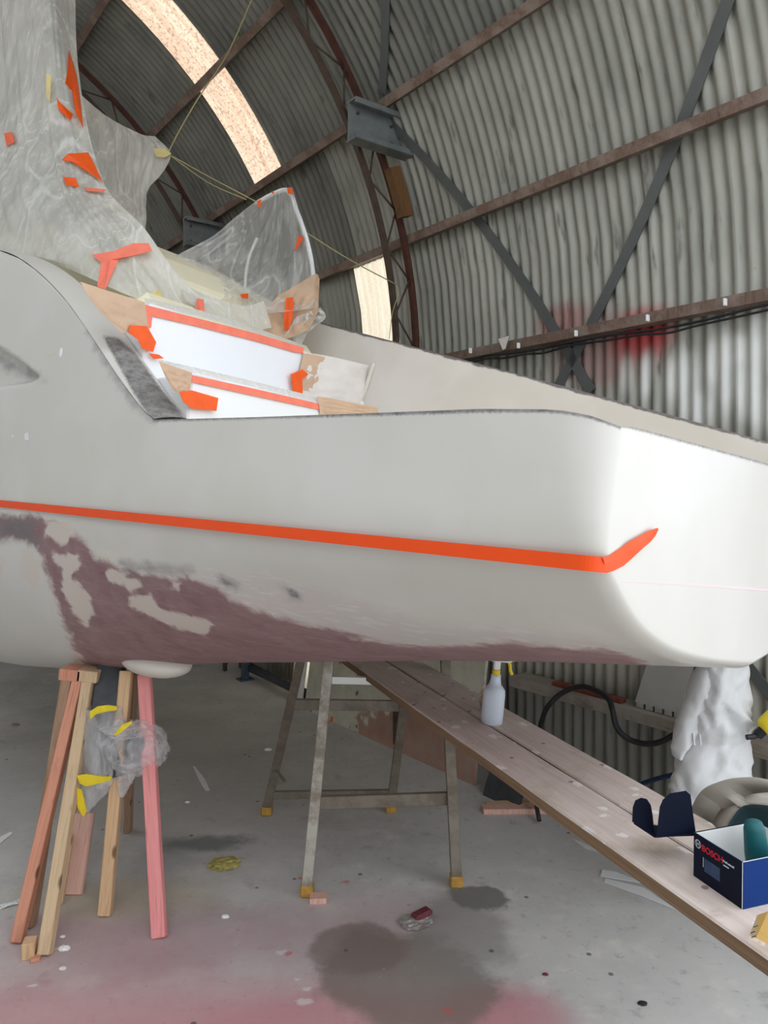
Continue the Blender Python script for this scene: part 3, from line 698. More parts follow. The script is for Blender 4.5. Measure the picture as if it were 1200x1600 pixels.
for nm in ('primer', 'patch', 'feather', 'cream'): setattr_(me, nm, np.full(len(V), -99))
setattr_(me, 'smoke', np.full(len(V), -99)); setattr_(me, 'sand', sdn)
link('bulwark_cap', me, M['hull'], boat, True)['label'] = 'curved bulwark top sanded dark grey at its foot'
# far bulwark -----------------------------------------------------
fb_px = [(1215, 694), (1100, 662), (900, 608), (700, 555), (500, 503), (476, 499)]
top = [bon(*p, 1, 1.46) for p in fb_px]; top = [Vector((.02, 1.46, top[0].z-.02))]+top; nb0 = top[-1]
V = []
for p in top:
    for t in (1.46, 1.48, 1.72, 1.74): V.append((p.x, t, p.z-(.008 if t in (1.46, 1.74) else 0)))
for p in top: V += [(p.x, 1.46, .12), (p.x, 1.74, .12)]
n = len(top); F = [(4*i+k, 4*i+4+k, 4*i+5+k, 4*i+1+k) for i in range(n-1) for k in range(3)]
b0 = 4*n
F += [(4*i, b0+2*i, b0+2*i+2, 4*i+4) for i in range(n-1)]+[(4*i+3, 4*i+7, b0+2*i+3, b0+2*i+1) for i in range(n-1)]
F += [(0, 1, 2, 3, b0+1, b0), (4*n-4, b0+2*n-2, b0+2*n-1, 4*n-1, 4*n-2, 4*n-3)]
def mat_farb():
    t = NT('beige_bulwark_paint'); v = t.coord(); n = t.noise(t.coord(scale=(1, 1, 2)), 14, 5, .65)
    e = t.attr('edge'); m = t.step(t.math('ADD', e, t.math('MULTIPLY', t.math('SUBTRACT', n, .5), .03)), .004, -.004)
    col = t.mix(m, t.mix(t.step(t.noise(v, 2, 3), .4, .65), srgb(214, 206, 196), srgb(222, 215, 206)), srgb(118, 110, 108))
    return t.fin(col, .5, 0, .3)
M['farb'] = mat_farb()
me = pyd(V, F)
bmx = bmesh.new(); bmx.from_mesh(me); bmesh.ops.subdivide_edges(bmx, edges=[e for e in bmx.edges], cuts=10, use_grid_fill=True); bmx.to_mesh(me); bmx.free()
tx = [p.x for p in top]; tz = [p.z for p in top]
setattr_(me, 'edge', [np.interp(v.co.x, tx, tz)-v.co.z-.012+.006*mn.noise(Vector((v.co.x*3, 0, 0))) for v in me.vertices])
link('far_bulwark', me, M['farb'], boat, True)['label'] = 'beige far bulwark with a scuffed dark top edge'
A1 = 2.14; A2 = 1.77; STH1 = bon(300, 494, 0, A1).z; STH2 = bon(400, 609, 0, A2).z
# steps, sole, deck blocks ---------------------------------------
def bblock(name, l0, l1, t0, t1, h0, h1, mat, bev=.01, label=None):
    bm = bmesh.new(); box_bm(bm, l1-l0, t1-t0, h1-h0, ((l0+l1)/2, (t0+t1)/2, (h0+h1)/2), bev)
    o = bm_ob(name, bm, M[mat], boat, True)
    if label: o['label'] = label
    return o
bblock('cockpit_sole', .03, 2.2, .03, 1.46, .06, .12, 'cream')
bblock('step', A2, 2.2, .135, 1.47, .12, STH2, 'gel', .008, 'lower fresh white step of the stern')
bblock('step', A1, 2.9, .135, 1.47, .12, STH1, 'gel', .008, 'upper fresh white step of the stern')
bblock('seat_moulding', 2.5, 3.3, .3, 1.42, STH1-.02, 1.06, 'cream', .05)
bblock('side_deck', 2.6, 7.5, .14, 1.8, .9, 1.02, 'cream', .02)
# cabin under the film
def cabin():
    prof = [(2.75, 1.0), (2.85, 1.28), (3.05, 1.44), (3.4, 1.62), (3.9, 1.78), (4.6, 1.9), (6.2, 1.95), (7.2, 1.0)]
    bm = bmesh.new(); rows_ = []
    for t, s in ((.45, .86), (.5, .93), (.6, 1), (1.25, 1), (1.5, .95), (1.6, .88)):
        rows_.append([bm.verts.new((l, t, 1.0+(h-1)*s)) for l, h in prof])
    for a, b in zip(rows_, rows_[1:]):
        for i in range(len(prof)-1): bm.faces.new((a[i], a[i+1], b[i+1], b[i]))
    bm.faces.new(rows_[0][::-1]); bm.faces.new(rows_[-1])
    o = bm_ob('cabin_moulding', bm, M['cream'], boat, True); o.modifiers.new('b', 'BEVEL').width = .02
    # dark fittings showing through the film
    for (x0, y0, x1, y1, w) in [(78, 332, 178, 368, .02), (95, 352, 190, 384, .024), (45, 305, 120, 335, .012)]:
        tube('grab_rail', [bon(x0, y0, 1, .4), bon((x0+x1)/2, (y0+y1)/2+2, 1, .395), bon(x1, y1, 1, .4)], w, M['dust'], boat, local=True)
cabin()
# orange tape waterline ------------------------------------------
def shell_side(l, h):                       # outer shell t at (l, h) near the tape
    return 0.0
tw = .0165; V = []; nl_ = 160
def edge_in(l, h):
    f = min(1, max(0, (h+.03)/.33)); r = .045+(.13-.045)*f; k = min(1, l/r); return r*(1-math.sqrt(max(0, 1-(1-k)**2)))*.55
path = [(4.3-(4.3-.05)*i/nl_, None) for i in range(nl_)]
pts = []
for l, _ in path: pts.append([(l, edge_in(l, h)-.0015, h) for h in (-tw, 0, tw)])
for l in (.04, .03, .022, .015, .01, .006, .003, .001): pts.append([(l, edge_in(l, h)-.0012, h) for h in (-tw+.0005*0, 0, tw)])
tail = [(945, 883), (955, 880), (966, 874), (978, 865), (990, 855), (1000, 848), (1010, 841), (1020, 833), (1028, 826)]
off = [.001, .002, .002, .003, .006, .007, .006, .008, .012]; wd = [12.5, 12.5, 13, 12, 11, 9.5, 8.5, 6, 1.5]
for (x, y), o_, w_ in zip(tail, off, wd):
    a = math.radians(52) if x > 960 else math.radians(75)
    pts.append([bon(x+math.cos(a)*w_, y+math.sin(a)*w_, 0, -o_), bon(x, y, 0, -o_-.001), bon(x-math.cos(a)*w_, y-math.sin(a)*w_, 0, -o_)])
for r in pts: V += [tuple(p) for p in r]
F = grid_faces(3, len(pts)); o = ob('masking_tape', V, F, M['tapeband'], boat, True, False); o['label'] = 'orange masking tape waterline along the hull, its free end peeling off the transom'
s_ = o.modifiers.new('s', 'SOLIDIFY'); s_.thickness = .0008; s_.offset = 0
# laser line cast on the transom
lp = [bon(x, y, 0, -.0012) for x, y in [(972, 908), (1050, 912), (1130, 917), (1225, 924)]]
V = []
for i, p in enumerate(lp): w = [.0006, .001, .0018, .0022][i]; V += [p+Vector((0, 0, -w)), p+Vector((0, 0, w))]
o = ob('laser_line', V, grid_faces(2, 4), M['laser'], boat, True); o['label'] = 'thin pink laser level line across the transom'
# small hull details
for (x, y, r) in [(78, 552, .012), (95, 551, .02)]:
    q = bon(x, y, 1, .0); bm = bmesh.new(); bmesh.ops.create_uvsphere(bm, u_segments=14, v_segments=8, radius=r, matrix=Matrix.Translation(q) @ Matrix.Diagonal((.7, .2, 1.1, 1)))
    bm_ob('filler_dab', bm, M['gel'] if x > 90 else M['beige'], boat, True, True)
q = bon(42, 682, 1, -.001); slab('reflection_spot', [q+Vector(a) for a in ((.03, 0, .012), (-.012, 0, .02), (-.03, 0, -.016), (.012, 0, -.02))], .0008, M['whiteplastic'], boat, True)  # white flakes standing in for light reflections on the hull side
q = bon(20, 681, 1, -.001); slab('reflection_spot', [q+Vector(a) for a in ((.01, 0, .004), (-.006, 0, .007), (-.008, 0, -.006), (.006, 0, -.008))], .0008, M['whiteplastic'], boat, True)
# blister / rudder heel fairing under the hull
def blister():
    c = at(244, 1034, 3.0); bm = bmesh.new(); bmesh.ops.create_uvsphere(bm, u_segments=32, v_segments=16, radius=1)
    d = (BM.to_3x3() @ Vector((1, 0, 0))); m = Matrix.Translation(c) @ Matrix(((BL.x, BT.x, BU.x), (BL.y, BT.y, BU.y), (BL.z, BT.z, BU.z))).to_4x4() @ Matrix.Diagonal((.17, .12, .055, 1)); bm.transform(BM.inverted() @ m)
    o = bm_ob('keel_fairing', bm, M['beige'], boat, True, True); o['label'] = 'pale rounded fairing under the hull'
blister()
# dark shaft leg and bagged propeller
shaft0 = at(176, 1035, 3.12); shaft1 = at(166, 1115, 3.02)
beam('drive_leg', shaft0, shaft1, .10, .075, M['darkgrey'], boat)
beam('drive_leg', at(168, 1112, 3.02), at(178, 1215, 2.95), .075, .06, M['darkgrey'], boat)
# masking on the steps ------------------------------------------
def bpoly(name, pts, ax, val, mat, thick=.001, label=None, parent=boat):
    P = [bon(x, y, ax, val) for x, y in pts]; c = Vector((0, 0, 0)); c[ax] = -1
    o = slab(name, P, thick, M[mat], parent, True, c)
    if label: o['label'] = label
    return o
def bpatch(name, rows_, mat, amp=.004, nu=40, nv_=30, fold=(1, 1), scale=4, seed=1, label=None, parent=boat):
    G = patch_grid([[bon(x, y, a, v) for (x, y, a, v) in r] for r in rows_], nu, nv_); Vv = crumple(G, amp, fold, scale, seed)
    o = ob(name, Vv, grid_faces(nu, nv_), M[mat], parent, True, True)
    if label: o['label'] = label
    return o, G
A1 -= .003; A2 -= .003
bpoly('masking_tape', [(226, 476), (300, 495), (400, 521), (474, 543), (474, 552), (462, 551), (400, 533), (300, 508), (238, 494), (236, 512), (227, 512)], 0, A1-.004, 'tapedusty', label='dusty orange masking tape along the top of the upper step')
bpoly('masking_tape', [(300, 586), (400, 608), (500, 631), (501, 640), (488, 638), (400, 619), (300, 597)], 0, A2-.004, 'tapedusty', label='dusty orange masking tape along the top of the lower step')
bpatch('masking_paper', [[(125, 440, 0, A1-.006), (180, 458, 0, A1-.008), (226, 472, 0, A1-.006)], [(150, 480, 0, A1-.006), (190, 488, 0, A1-.012), (230, 500, 0, A1-.006)], [(190, 520, 0, A1-.006), (210, 520, 0, A1-.01), (232, 525, 0, A1-.006)]], 'paper', .003, label='brown masking paper at the left of the upper step')
bpatch('masking_paper', [[(474, 550, 0, A1-.006), (520, 558, 0, A1-.01), (580, 572, 0, A1-.006)], [(470, 580, 0, A1-.008), (520, 590, 0, A1-.014), (572, 602, 0, A1-.006)], [(455, 612, 0, A1-.006), (510, 625, 0, A1-.01), (562, 634, 0, A1-.006)]], 'whitepaper', .004, label='oversprayed masking paper at the right of the upper step')
bpatch('masking_paper', [[(474, 552, 0, A1-.012), (490, 554, 0, A1-.014), (508, 558, 0, A1-.012)], [(468, 580, 0, A1-.012), (486, 583, 0, A1-.014), (500, 586, 0, A1-.012)], [(462, 606, 0, A1-.012), (478, 610, 0, A1-.014), (490, 614, 0, A1-.012)]], 'paper', .002)
bpatch('masking_paper', [[(247, 563, 0, A2-.006), (270, 572, 0, A2-.01), (300, 582, 0, A2-.006)], [(258, 588, 0, A2-.006), (275, 592, 0, A2-.01), (298, 598, 0, A2-.006)], [(272, 612, 0, A2-.006), (282, 614, 0, A2-.01), (296, 616, 0, A2-.006)]], 'paper', .003, label='brown masking paper at the left of the lower step')
bpatch('masking_paper', [[(495, 619, 0, A2-.008), (530, 625, 0, A2-.012), (590, 637, 0, A2-.008)], [(498, 632, 0, A2-.008), (530, 637, 0, A2-.012), (590, 645, 0, A2-.008)], [(500, 648, 0, A2-.008), (530, 650, 0, A2-.01), (590, 652, 0, A2-.008)]], 'paper', .003)
bpoly('masking_tape', [(203, 508), (230, 510), (244, 535), (239, 550), (222, 545), (215, 530), (200, 520)], 0, A1-.02, 'tape', label='bright orange tape flap at the left of the upper step')
bpoly('masking_tape', [(232, 552), (248, 554), (256, 560), (240, 561)], 0, A1-.02, 'tape')
bpoly('masking_tape', [(280, 612), (300, 610), (341, 622), (338, 642), (300, 638), (286, 628)], 0, A2-.02, 'tape', label='bright orange tape flap at the left of the lower step')
bpoly('masking_tape', [(454, 585), (472, 577), (482, 585), (472, 592), (473, 616), (458, 612)], 0, A1-.024, 'tape', label='bright orange tape flap at the right of the upper step')
# thin film strip above upper step
bpatch('masking_film', [[(226, 466, 1, .25), (350, 495, 1, .6), (475, 540, 1, 1.1)], [(228, 480, 1, .22), (350, 505, 1, .55), (476, 548, 1, 1.0)]], 'plastic', .003, 40, 6)
bpatch('masking_film', [[(250, 562, 0, A2+.02), (380, 592, 0, A2+.02), (500, 622, 0, A2+.02)], [(255, 572, 0, A2-.002), (380, 601, 0, A2-.002), (500, 631, 0, A2-.002)]], 'plastic', .002, 40, 5)
# bulwark end post trim
tube('corner_trim', [bon(560, 640, 1, 1.452), bon(572, 605, 1, 1.452), bon(584, 568, 1, 1.452)], .012, M['beige'], boat, local=True)
tube('corner_trim', [bon(462, 545, 1, 1.45), bon(470, 525, 1, 1.45), bon(480, 503, 1, 1.45)], .014, M['whiteplastic'], boat, local=True)
q = bon(481, 516, 1, 1.458); bm = bmesh.new(); bmesh.ops.create_uvsphere(bm, u_segments=12, v_segments=8, radius=.022, matrix=Matrix.Translation(q) @ Matrix.Diagonal((.6, .15, 1, 1))); bm_ob('filled_hole', bm, M['whiteplastic'], boat, True, True)
# pushpit rails under the tent film
RT = 1.3
tube('guard_rail', [bon(x, y, 1, RT+.02) for x, y in [(400, 318), (425, 304), (450, 298), (464, 330), (478, 370), (487, 410), (489, 440), (486, 500)]], .013, M['whiteplastic'], boat, local=True)
tube('guard_rail', [bon(x, y, 1, RT+.05) for x, y in [(382, 470), (384, 430), (390, 400), (402, 372)]], .01, M['whiteplastic'], boat, local=True)

# ---------------------------------------------------------------- plastic sheeting
def sheetfilm(name, rows_, mat, amp, fold, scale, seed, label, nu=90, nv_=110):
    G = patch_grid([[BM @ bon(x, y, 1, t) for (x, y, t) in r] for r in rows_], nu, nv_); Vv = crumple(G, amp, fold, scale, seed, .35)
    root = empty(name, Vv[(nv_-1)*nu+nu//2], label, 'plastic sheet')
    ob('film', Vv, grid_faces(nu, nv_), M[mat], root, smooth=True)
    return root, Vv
def film_depth(Vv, x, y):
    best = None
    for v in Vv[::3]:
        if v.y <= .1: continue
        X, Y = HX+FPX*v.x/v.y, HY-FPX*(v.z-H)/v.y; d = (X-x)**2+(Y-y)**2
        if best is None or d < best[0]: best = (d, v.y)
    return best[1]
def film_tape(root, Vv, pts, mat='tape', label=None, off=.03):
    c = Vector((sum(p[0] for p in pts)/len(pts), sum(p[1] for p in pts)/len(pts)))
    P = []
    for x, y in pts: P.append(at(x, y, film_depth(Vv, x, y)-off))
    n = len(P); cen = sum(P, Vector())/n
    o = ob('tape', P+[cen]+[p+Vector((0, .002, 0)) for p in P]+[cen+Vector((0, .002, 0))], [(i, (i+1) % n, n) for i in range(n)]+[(n+1+(i+1) % n, n+1+i, 2*n+1) for i in range(n)]+[(i, n+1+i, n+1+(i+1) % n, (i+1) % n) for i in range(n)], M[mat], root)
    if label: o['label'] = label
R1 = [[(-70, -40, .25), (10, -40, .25), (70, -40, .35), (118, -40, .6)],
      [(-70, 60, .25), (15, 60, .25), (80, 65, .32), (120, 70, .55)],
      [(-70, 160, .22), (20, 160, .25), (85, 160, .32), (131, 165, .5)],
      [(-70, 240, .18), (25, 240, .2), (95, 250, .3), (150, 250, .45)],
      [(-70, 300, .14), (30, 300, .16), (110, 300, .26), (172, 302, .42)],
      [(-70, 340, .12), (40, 340, .14), (140, 350, .24), (222, 352, .42)],
      [(-70, 370, .11), (50, 372, .13), (165, 395, .26), (262, 408, .5)],
      [(-70, 388, .10), (60, 398, .12), (190, 430, .28), (305, 458, .65)],
      [(-70, 402, .12), (65, 408, .14), (205, 462, .3), (345, 505, .8)]]
f1, F1 = sheetfilm('plastic_sheet', R1, 'plastic', .012, (7, .8), 2.6, 3, 'big milky plastic sheet draped over the cabin at the left, with orange tape patches')
T = lambda p, m='tape', l=None: film_tape(f1, F1, p, m, l)
T([(108, 78), (112, 90), (120, 118), (126, 160), (130, 200), (118, 175), (112, 140), (102, 130), (106, 108)]); T([(88, 152), (94, 160), (114, 178), (110, 188), (92, 172)])
T([(106, 240), (138, 238), (150, 262), (160, 284), (142, 272), (112, 252), (96, 250)]); T([(98, 276), (118, 278), (124, 292), (104, 290)]); T([(130, 292), (166, 296), (160, 300), (136, 298)], 'tapedusty')
T([(6, 208), (18, 206), (23, 222), (10, 228), (8, 216)]); T([(143, 398), (178, 392), (208, 380), (232, 380), (238, 392), (205, 400), (172, 406), (164, 452), (152, 448), (158, 410)], 'tapedusty', 'faded orange tape in a tee across the film')
T([(72, 115), (80, 118), (78, 160), (72, 150)], 'paleyellow'); T([(215, 472), (248, 452), (255, 458), (230, 476)], 'paleyellow')
R2 = [[(118, 140, .9), (165, 180, 1.0), (215, 207, 1.05), (242, 212, 1.1)], [(135, 200, .9), (175, 215, 1.0), (225, 222, 1.05), (266, 240, 1.1)],
      [(150, 260, .9), (180, 262, 1.0), (218, 265, 1.05), (250, 275, 1.1)], [(160, 300, .9), (185, 302, 1.0), (212, 300, 1.05), (229, 302, 1.05)], [(200, 350, .9), (212, 352, .95), (220, 353, 1.0), (227, 360, 1.0)]]
f2, F2 = sheetfilm('plastic_sheet', R2, 'plastic', .018, (4, 1.2), 2.4, 11, 'cream plastic sheet hanging behind the big one, its corner tied to a cord', 50, 60)
film_tape(f2, F2, [(240, 232), (256, 232), (268, 240), (258, 246), (244, 244)], 'paleyellow')
R3 = [[(398, 314, 1.28), (420, 304, 1.3), (440, 296, 1.3), (456, 292, 1.3)], [(368, 338, 1.2), (405, 335, 1.28), (440, 330, 1.3), (468, 335, 1.3)],
      [(330, 370, 1.1), (380, 370, 1.25), (430, 370, 1.3), (478, 372, 1.3)], [(268, 405, .9), (345, 410, 1.15), (425, 410, 1.27), (490, 412, 1.3)],
      [(275, 430, .8), (350, 448, 1.05), (425, 450, 1.22), (494, 440, 1.3)], [(300, 462, .7), (360, 482, .95), (425, 488, 1.15), (494, 480, 1.28)]]
f3, F3 = sheetfilm('plastic_sheet', R3, 'plastic2', .014, (6, 1.2), 2.2, 21, 'thin clear plastic tent over the stern rail, orange tape dots on its edge', 80, 70)
for p in ([(448, 293), (456, 293), (458, 304), (450, 302)], [(402, 314), (408, 312), (407, 324), (402, 322)], [(466, 368), (474, 370), (472, 376), (463, 390), (460, 392)], [(423, 300), (428, 298), (428, 304)], [(375, 460), (388, 458), (388, 466), (378, 466)]): film_tape(f3, F3, p)
R4 = [[(280, 440, .6), (330, 462, .75), (380, 478, .95), (412, 470, 1.1)], [(290, 470, .55), (340, 495, .75), (390, 515, .95), (425, 512, 1.1)]]
f4, F4 = sheetfilm('plastic_sheet', R4, 'plastic', .006, (4, 1), 2, 31, 'strip of milky film over the cream seat above the steps', 50, 14)
film_tape(f4, F4, [(308, 466), (318, 468), (320, 490), (312, 492), (306, 480)], 'tapedusty')
# brown paper wraps on the rail post
pw = empty('masking_paper_wrap', BM @ bon(450, 520, 1, 1.3), 'brown paper and film bundled round the far bulwark post, taped in orange', 'masking paper')
def ppatch(rows_, mat, amp, seed, nu=30, nv_=30, fold=(2, 2)):
    G = patch_grid([[BM @ bon(x, y, 1, t) for (x, y, t) in r] for r in rows_], nu, nv_); Vv = crumple(G, amp, fold, 3, seed); ob('paper' if 'aper' in mat else 'film', Vv, grid_faces(nu, nv_), M[mat], pw, smooth=True); return Vv
P1 = ppatch([[(432, 463, 1.2), (462, 445, 1.24), (492, 428, 1.26), (499, 436, 1.27)], [(418, 480, 1.18), (450, 478, 1.22), (482, 470, 1.26), (497, 465, 1.27)], [(400, 500, 1.15), (430, 505, 1.2), (465, 500, 1.25), (495, 488, 1.27)], [(378, 505, 1.1), (400, 518, 1.15), (445, 528, 1.2), (482, 515, 1.26)]], 'paper', .012, 41)
ppatch([[(462, 495, 1.24), (480, 488, 1.26), (500, 480, 1.28)], [(450, 515, 1.22), (474, 508, 1.26), (508, 497, 1.3)], [(438, 530, 1.2), (462, 528, 1.25), (482, 520, 1.3)], [(425, 535, 1.2), (450, 540, 1.25), (468, 545, 1.3)]], 'plastic', .014, 43)
film_tape(pw, P1, [(447, 466), (458, 464), (458, 490), (452, 514), (443, 514), (444, 490)], 'tape')
# cords ----------------------------------------------------------
cord = empty('cord', BM @ bon(262, 240, 1, 1.1), 'yellowish cord from the plastic sheet up to the roof and across to the truss', 'cord')
k0 = BM @ bon(262, 240, 1, 1.1); kd = k0.y
tube('cord_run', [k0, at(280, 205, kd+.1), at(312, 150, kd+.15), at(355, 85, kd-.1), at(402, -20, kd-.5)], .0035, M['rope'], cord, seg=6)
e1 = BM @ bon(402, 316, 1, 1.3); tube('cord_run', [k0, at(330, 278, (kd+e1.y)/2), e1], .003, M['rope'], cord, seg=6); tube('cord_run', [k0, at(325, 285, (kd+e1.y)/2), at(385, 312, e1.y)], .0025, M['rope'], cord, seg=6)
e2 = at(470, 358, e1.y+.1); e3 = hut(2.72, 3.6, 0); e3 = at(620, 445, 4.45)
tube('cord_run', [e2, at(545, 405, 4.1), e3], .003, M['rope'], cord, seg=6); tube('cord_run', [e3, at(622, 460, 4.45), at(613, 490, 4.42), at(608, 530, 4.4)], .0022, M['rope'], cord, seg=6)

# ---------------------------------------------------------------- props under the boat
def prop(pt, pb, w, d, mat, label, dt=3.05, name='timber_prop', roll=None, group='timber props under the hull'):
    b = floor_at(*pb); t = at(*pt, dt); root_ref = roll or Vector((-.7, -.75, 0))
    zaxis = (t-b).normalized(); x = Vector((1, .12, 0)) if roll is None else roll
    o = beam(name, b, t, w, d, M[mat], None, ref=Vector((0, 1, 0)) if roll is None else roll)
    return tag(o, label, 'timber prop', group)
prop((107, 1056), (45, 1448), .04, .05, 'woodbrown', 'brown timber prop furthest back at the left of the bundle')
prop((124, 1058), (27, 1472), .04, .045, 'woodred', 'reddish timber prop leaning at the far left')
prop((139, 1062), (70, 1492), .042, .045, 'woodtan', 'tan timber prop with its foot behind a small block')
prop((198, 1048), (164, 1430), .046, .04, 'woodlight', 'light pine prop standing behind the bagged propeller')
prop((208, 1050), (200, 1300), .03, .04, 'woodbrown', 'thin brown prop hidden behind the light pine prop', 3.1)
prop((226, 1054), (249, 1465), .05, .035, 'woodpink', 'pink painted timber prop at the right of the bundle')
def board_prop(px0, px1, w, mat, label):
    b = floor_at(*px0); t = at(*px1, b.y+.12); o = beam('short_board', b, t, w, .02, M[mat], None, ref=Vector((0, 1, 0))); tag(o, label, 'board', 'short boards leaning among the props')
board_prop((112, 1398), (132, 1270), .085, 'pinkblock', 'short wide pale board leaning behind the tan prop')
board_prop((90, 1413), (108, 1303), .04, 'woodlight', 'narrow pale board standing just left of the wider one')
board_prop((82, 1375), (118, 1250), .03, 'woodred', 'short reddish board leaning behind the pale boards')
for (x, y, sx, sz, mat, lab) in [(116, 1051, .085, .045, 'woodred', 'red-brown packing block between hull and props, left one'), (143, 1053, .08, .045, 'woodtan', 'tan packing block between hull and props, right one')]:
    bm = bmesh.new(); c = at(x, y, 3.07); box_bm(bm, sx, .1, sz, (0, 0, 0), .003); tag(bm_ob('packing_block', bm, M[mat], mtx=Matrix.Translation(c) @ Matrix.Rotation(.1, 4, 'Y')), lab, 'block')
def floor_block(name, px, size, mat, label, rot=0, cat='block', z=0):
    c = floor_at(*px, z); bm = bmesh.new(); box_bm(bm, *size, (0, 0, size[2]/2), .002)
    return tag(bm_ob(name, bm, M[mat], mtx=Matrix.Translation(c) @ Matrix.Rotation(rot, 4, 'Z')), label, cat)
floor_block('wood_block', (46, 1494), (.04, .05, .055), 'woodlight', 'small pale wood block at the foot of the tan prop', .2)
floor_block('wood_block', (56, 1500), (.03, .03, .012), 'woodred', 'tiny red wood chip under the small pale block', .3)
floor_block('wood_block', (497, 1408), (.065, .05, .022), 'pinkblock', 'small pink wood block beside the front trestle foot', .1)
# offcuts under the planks
o = floor_block('timber_offcut', (808, 1268), (.34, .07, .026), 'pinkblock', 'two pale timber offcuts lying on the floor beyond the planks', .02, 'offcut')
o = floor_block('timber_offcut', (812, 1260), (.34, .04, .024), 'woodlight', 'pale timber offcut lying behind the longer one on the floor', .06, 'offcut')

# bagged propeller -----------------------------------------------
def bag():
    c = at(215, 1168, 2.96); root = empty('plastic_bag', c, 'crumpled clear plastic bag wrapped round the propeller, yellow tape bands', 'plastic bag')
    bm = bmesh.new(); bmesh.ops.create_icosphere(bm, subdivisions=5, radius=1)
    for v in bm.verts:
        p = v.co.copy(); r = 1+.18*(1-abs(mn.noise(p*2.3))*2)*.6+.1*(1-2*abs(mn.noise(p*5+Vector((3, 1, 2)))))
        v.co = Vector((p.x*.105*r, p.y*.09*r, p.z*.09*r))
    bm_ob('bag_film', bm, M['bagfilm'], root, smooth=True, mtx=Matrix.Translation(c))
    bm = bmesh.new(); bmesh.ops.create_uvsphere(bm, u_segments=16, v_segments=12, radius=1, matrix=Matrix.Diagonal((.055, .05, .06, 1))); bm_ob('propeller_hub', bm, M['darkgrey'], root, smooth=True, mtx=Matrix.Translation(c+Vector((.0, .01, 0))))
    # wrapped leg: crumpled tube
    def wrap(path, rad, seed, mat='bagfilm'):
        P = catmull([at(x, y, d) for x, y, d in path], 50); Vv = []; sg = 32
        for i, p in enumerate(P):
            r0 = np.interp(i/49, np.linspace(0, 1, len(rad)), rad)
            for k in range(sg):
                a = 2*math.pi*k/sg; w = 1-2*abs(mn.noise(Vector((math.cos(a)*1.6, math.sin(a)*1.6, i*.09+seed)))); r = r0*(1+.28*w+.14*mn.noise(Vector((math.cos(a)*4, math.sin(a)*4, i*.3+seed))))
                Vv.append(p+Vector((r*math.cos(a), r*.8*math.sin(a), 0)))
        ob('bag_film', Vv, [(i*sg+k, i*sg+(k+1) % sg, (i+1)*sg+(k+1) % sg, (i+1)*sg+k) for i in range(49) for k in range(sg)], M[mat], root, smooth=True)
    wrap([(163, 1105, 2.98), (165, 1130, 2.96), (160, 1160, 2.95), (158, 1200, 2.95), (152, 1225, 2.94), (143, 1250, 2.93), (133, 1268, 2.93)], [.055, .065, .06, .055, .05, .03, .015], 2)
    wrap([(165, 1130, 2.95), (180, 1135, 2.93), (200, 1148, 2.92)], [.05, .055, .06], 7)
    wrap([(196, 1190, 2.93), (196, 1215, 2.92), (190, 1245, 2.91)], [.035, .03, .008], 12)
    def tb(pts, d, lab=None):
        P = [at(x, y, d) for x, y in pts]; slab('tape_band', P, .006, M['yellow'], root, nrm=Vector((0, 1, 0)))
    tb([(140, 1112), (152, 1104), (168, 1102), (183, 1104), (182, 1110), (165, 1112), (150, 1116), (141, 1124)], 2.88)
    tb([(178, 1148), (190, 1133), (205, 1127), (207, 1130), (192, 1142), (182, 1150)], 2.83)
    tb([(120, 1212), (135, 1210), (160, 1214), (175, 1213), (172, 1220), (155, 1224), (135, 1229), (124, 1224)], 2.86)
    tb([(118, 1231), (127, 1234), (135, 1268), (130, 1277), (121, 1262)], 2.86)
bag()

# ---------------------------------------------------------------- trestle
def trestle():
    A = {'fl': (floor_at(480, 1398), 546, 700), 'fr': (floor_at(713, 1383), 679, 700), 'bl': (floor_at(417, 1272), 547, 697), 'br': (floor_at(611, 1268), 684, 697)}
    root = empty('folding_trestle', (A['fl'][0]+A['br'][0])/2, 'tall dusty aluminium folding trestle carrying the two planks', 'trestle')
    tops = {k: at(x, y, 3.36) for k, (p, x, y) in A.items()}
    tops['bl'].y += .03; tops['br'].y += .03
    for k, (p, x, y) in A.items():
        front = k[0] == 'f'
        lg = beam('leg', p+Vector((0, 0, .035)), tops[k], .042 if front else .04, .05, M['alu' if k == 'fl' else ('aludark')], root, ref=Vector((0, 1, 0)), bev=.002)
        bm = bmesh.new(); box_bm(bm, .05, .06, .045, (0, 0, .0225), .006); f = bm_ob('foot', bm, M['foot'], mtx=Matrix.Translation(p))
        f.parent = lg; f.matrix_parent_inverse = lg.matrix_basis.inverted() @ Matrix.Identity(4)
        if True:
            f.matrix_parent_inverse = (root.matrix_basis.inverted().inverted() @ Matrix.Identity(4)).inverted() if False else lg.matrix_basis.inverted()
    def rung(a, b, y0, y1, mat, name='rung', w=.05):
        def on(k, yy):
            p, q = A[k][0], tops[k]; lo, hi = 0, 1
            for _ in range(40):
                m = (lo+hi)/2; r = p.lerp(q, m); Y = HY-FPX*(r.z-H)/r.y
                if Y > yy: lo = m
                else: hi = m
            return p.lerp(q, lo)
        beam(name, on(a, y0), on(b, y1), .022, w, M[mat], root, bev=.002)
    rung('fl', 'fr', 1254, 1247, 'aludark'); rung('bl', 'br', 1242, 1239, 'aludark', w=.035)
    rung('fl', 'fr', 1062, 1066, 'alulight', w=.032); rung('bl', 'br', 1100, 1103, 'aludark', w=.05)
    rung('fl', 'fr', 900, 900, 'alu', w=.035); rung('bl', 'br', 900, 900, 'aludark', w=.035)
    rung('fl', 'fr', 720, 720, 'alu', 'top_bar', w=.05)
    q = at(440, 1212, 3.5); beam('hinge_stay', at(432, 1205, 3.62), at(445, 1222, 3.6), .03, .006, M['aludark'], root)
trestle()
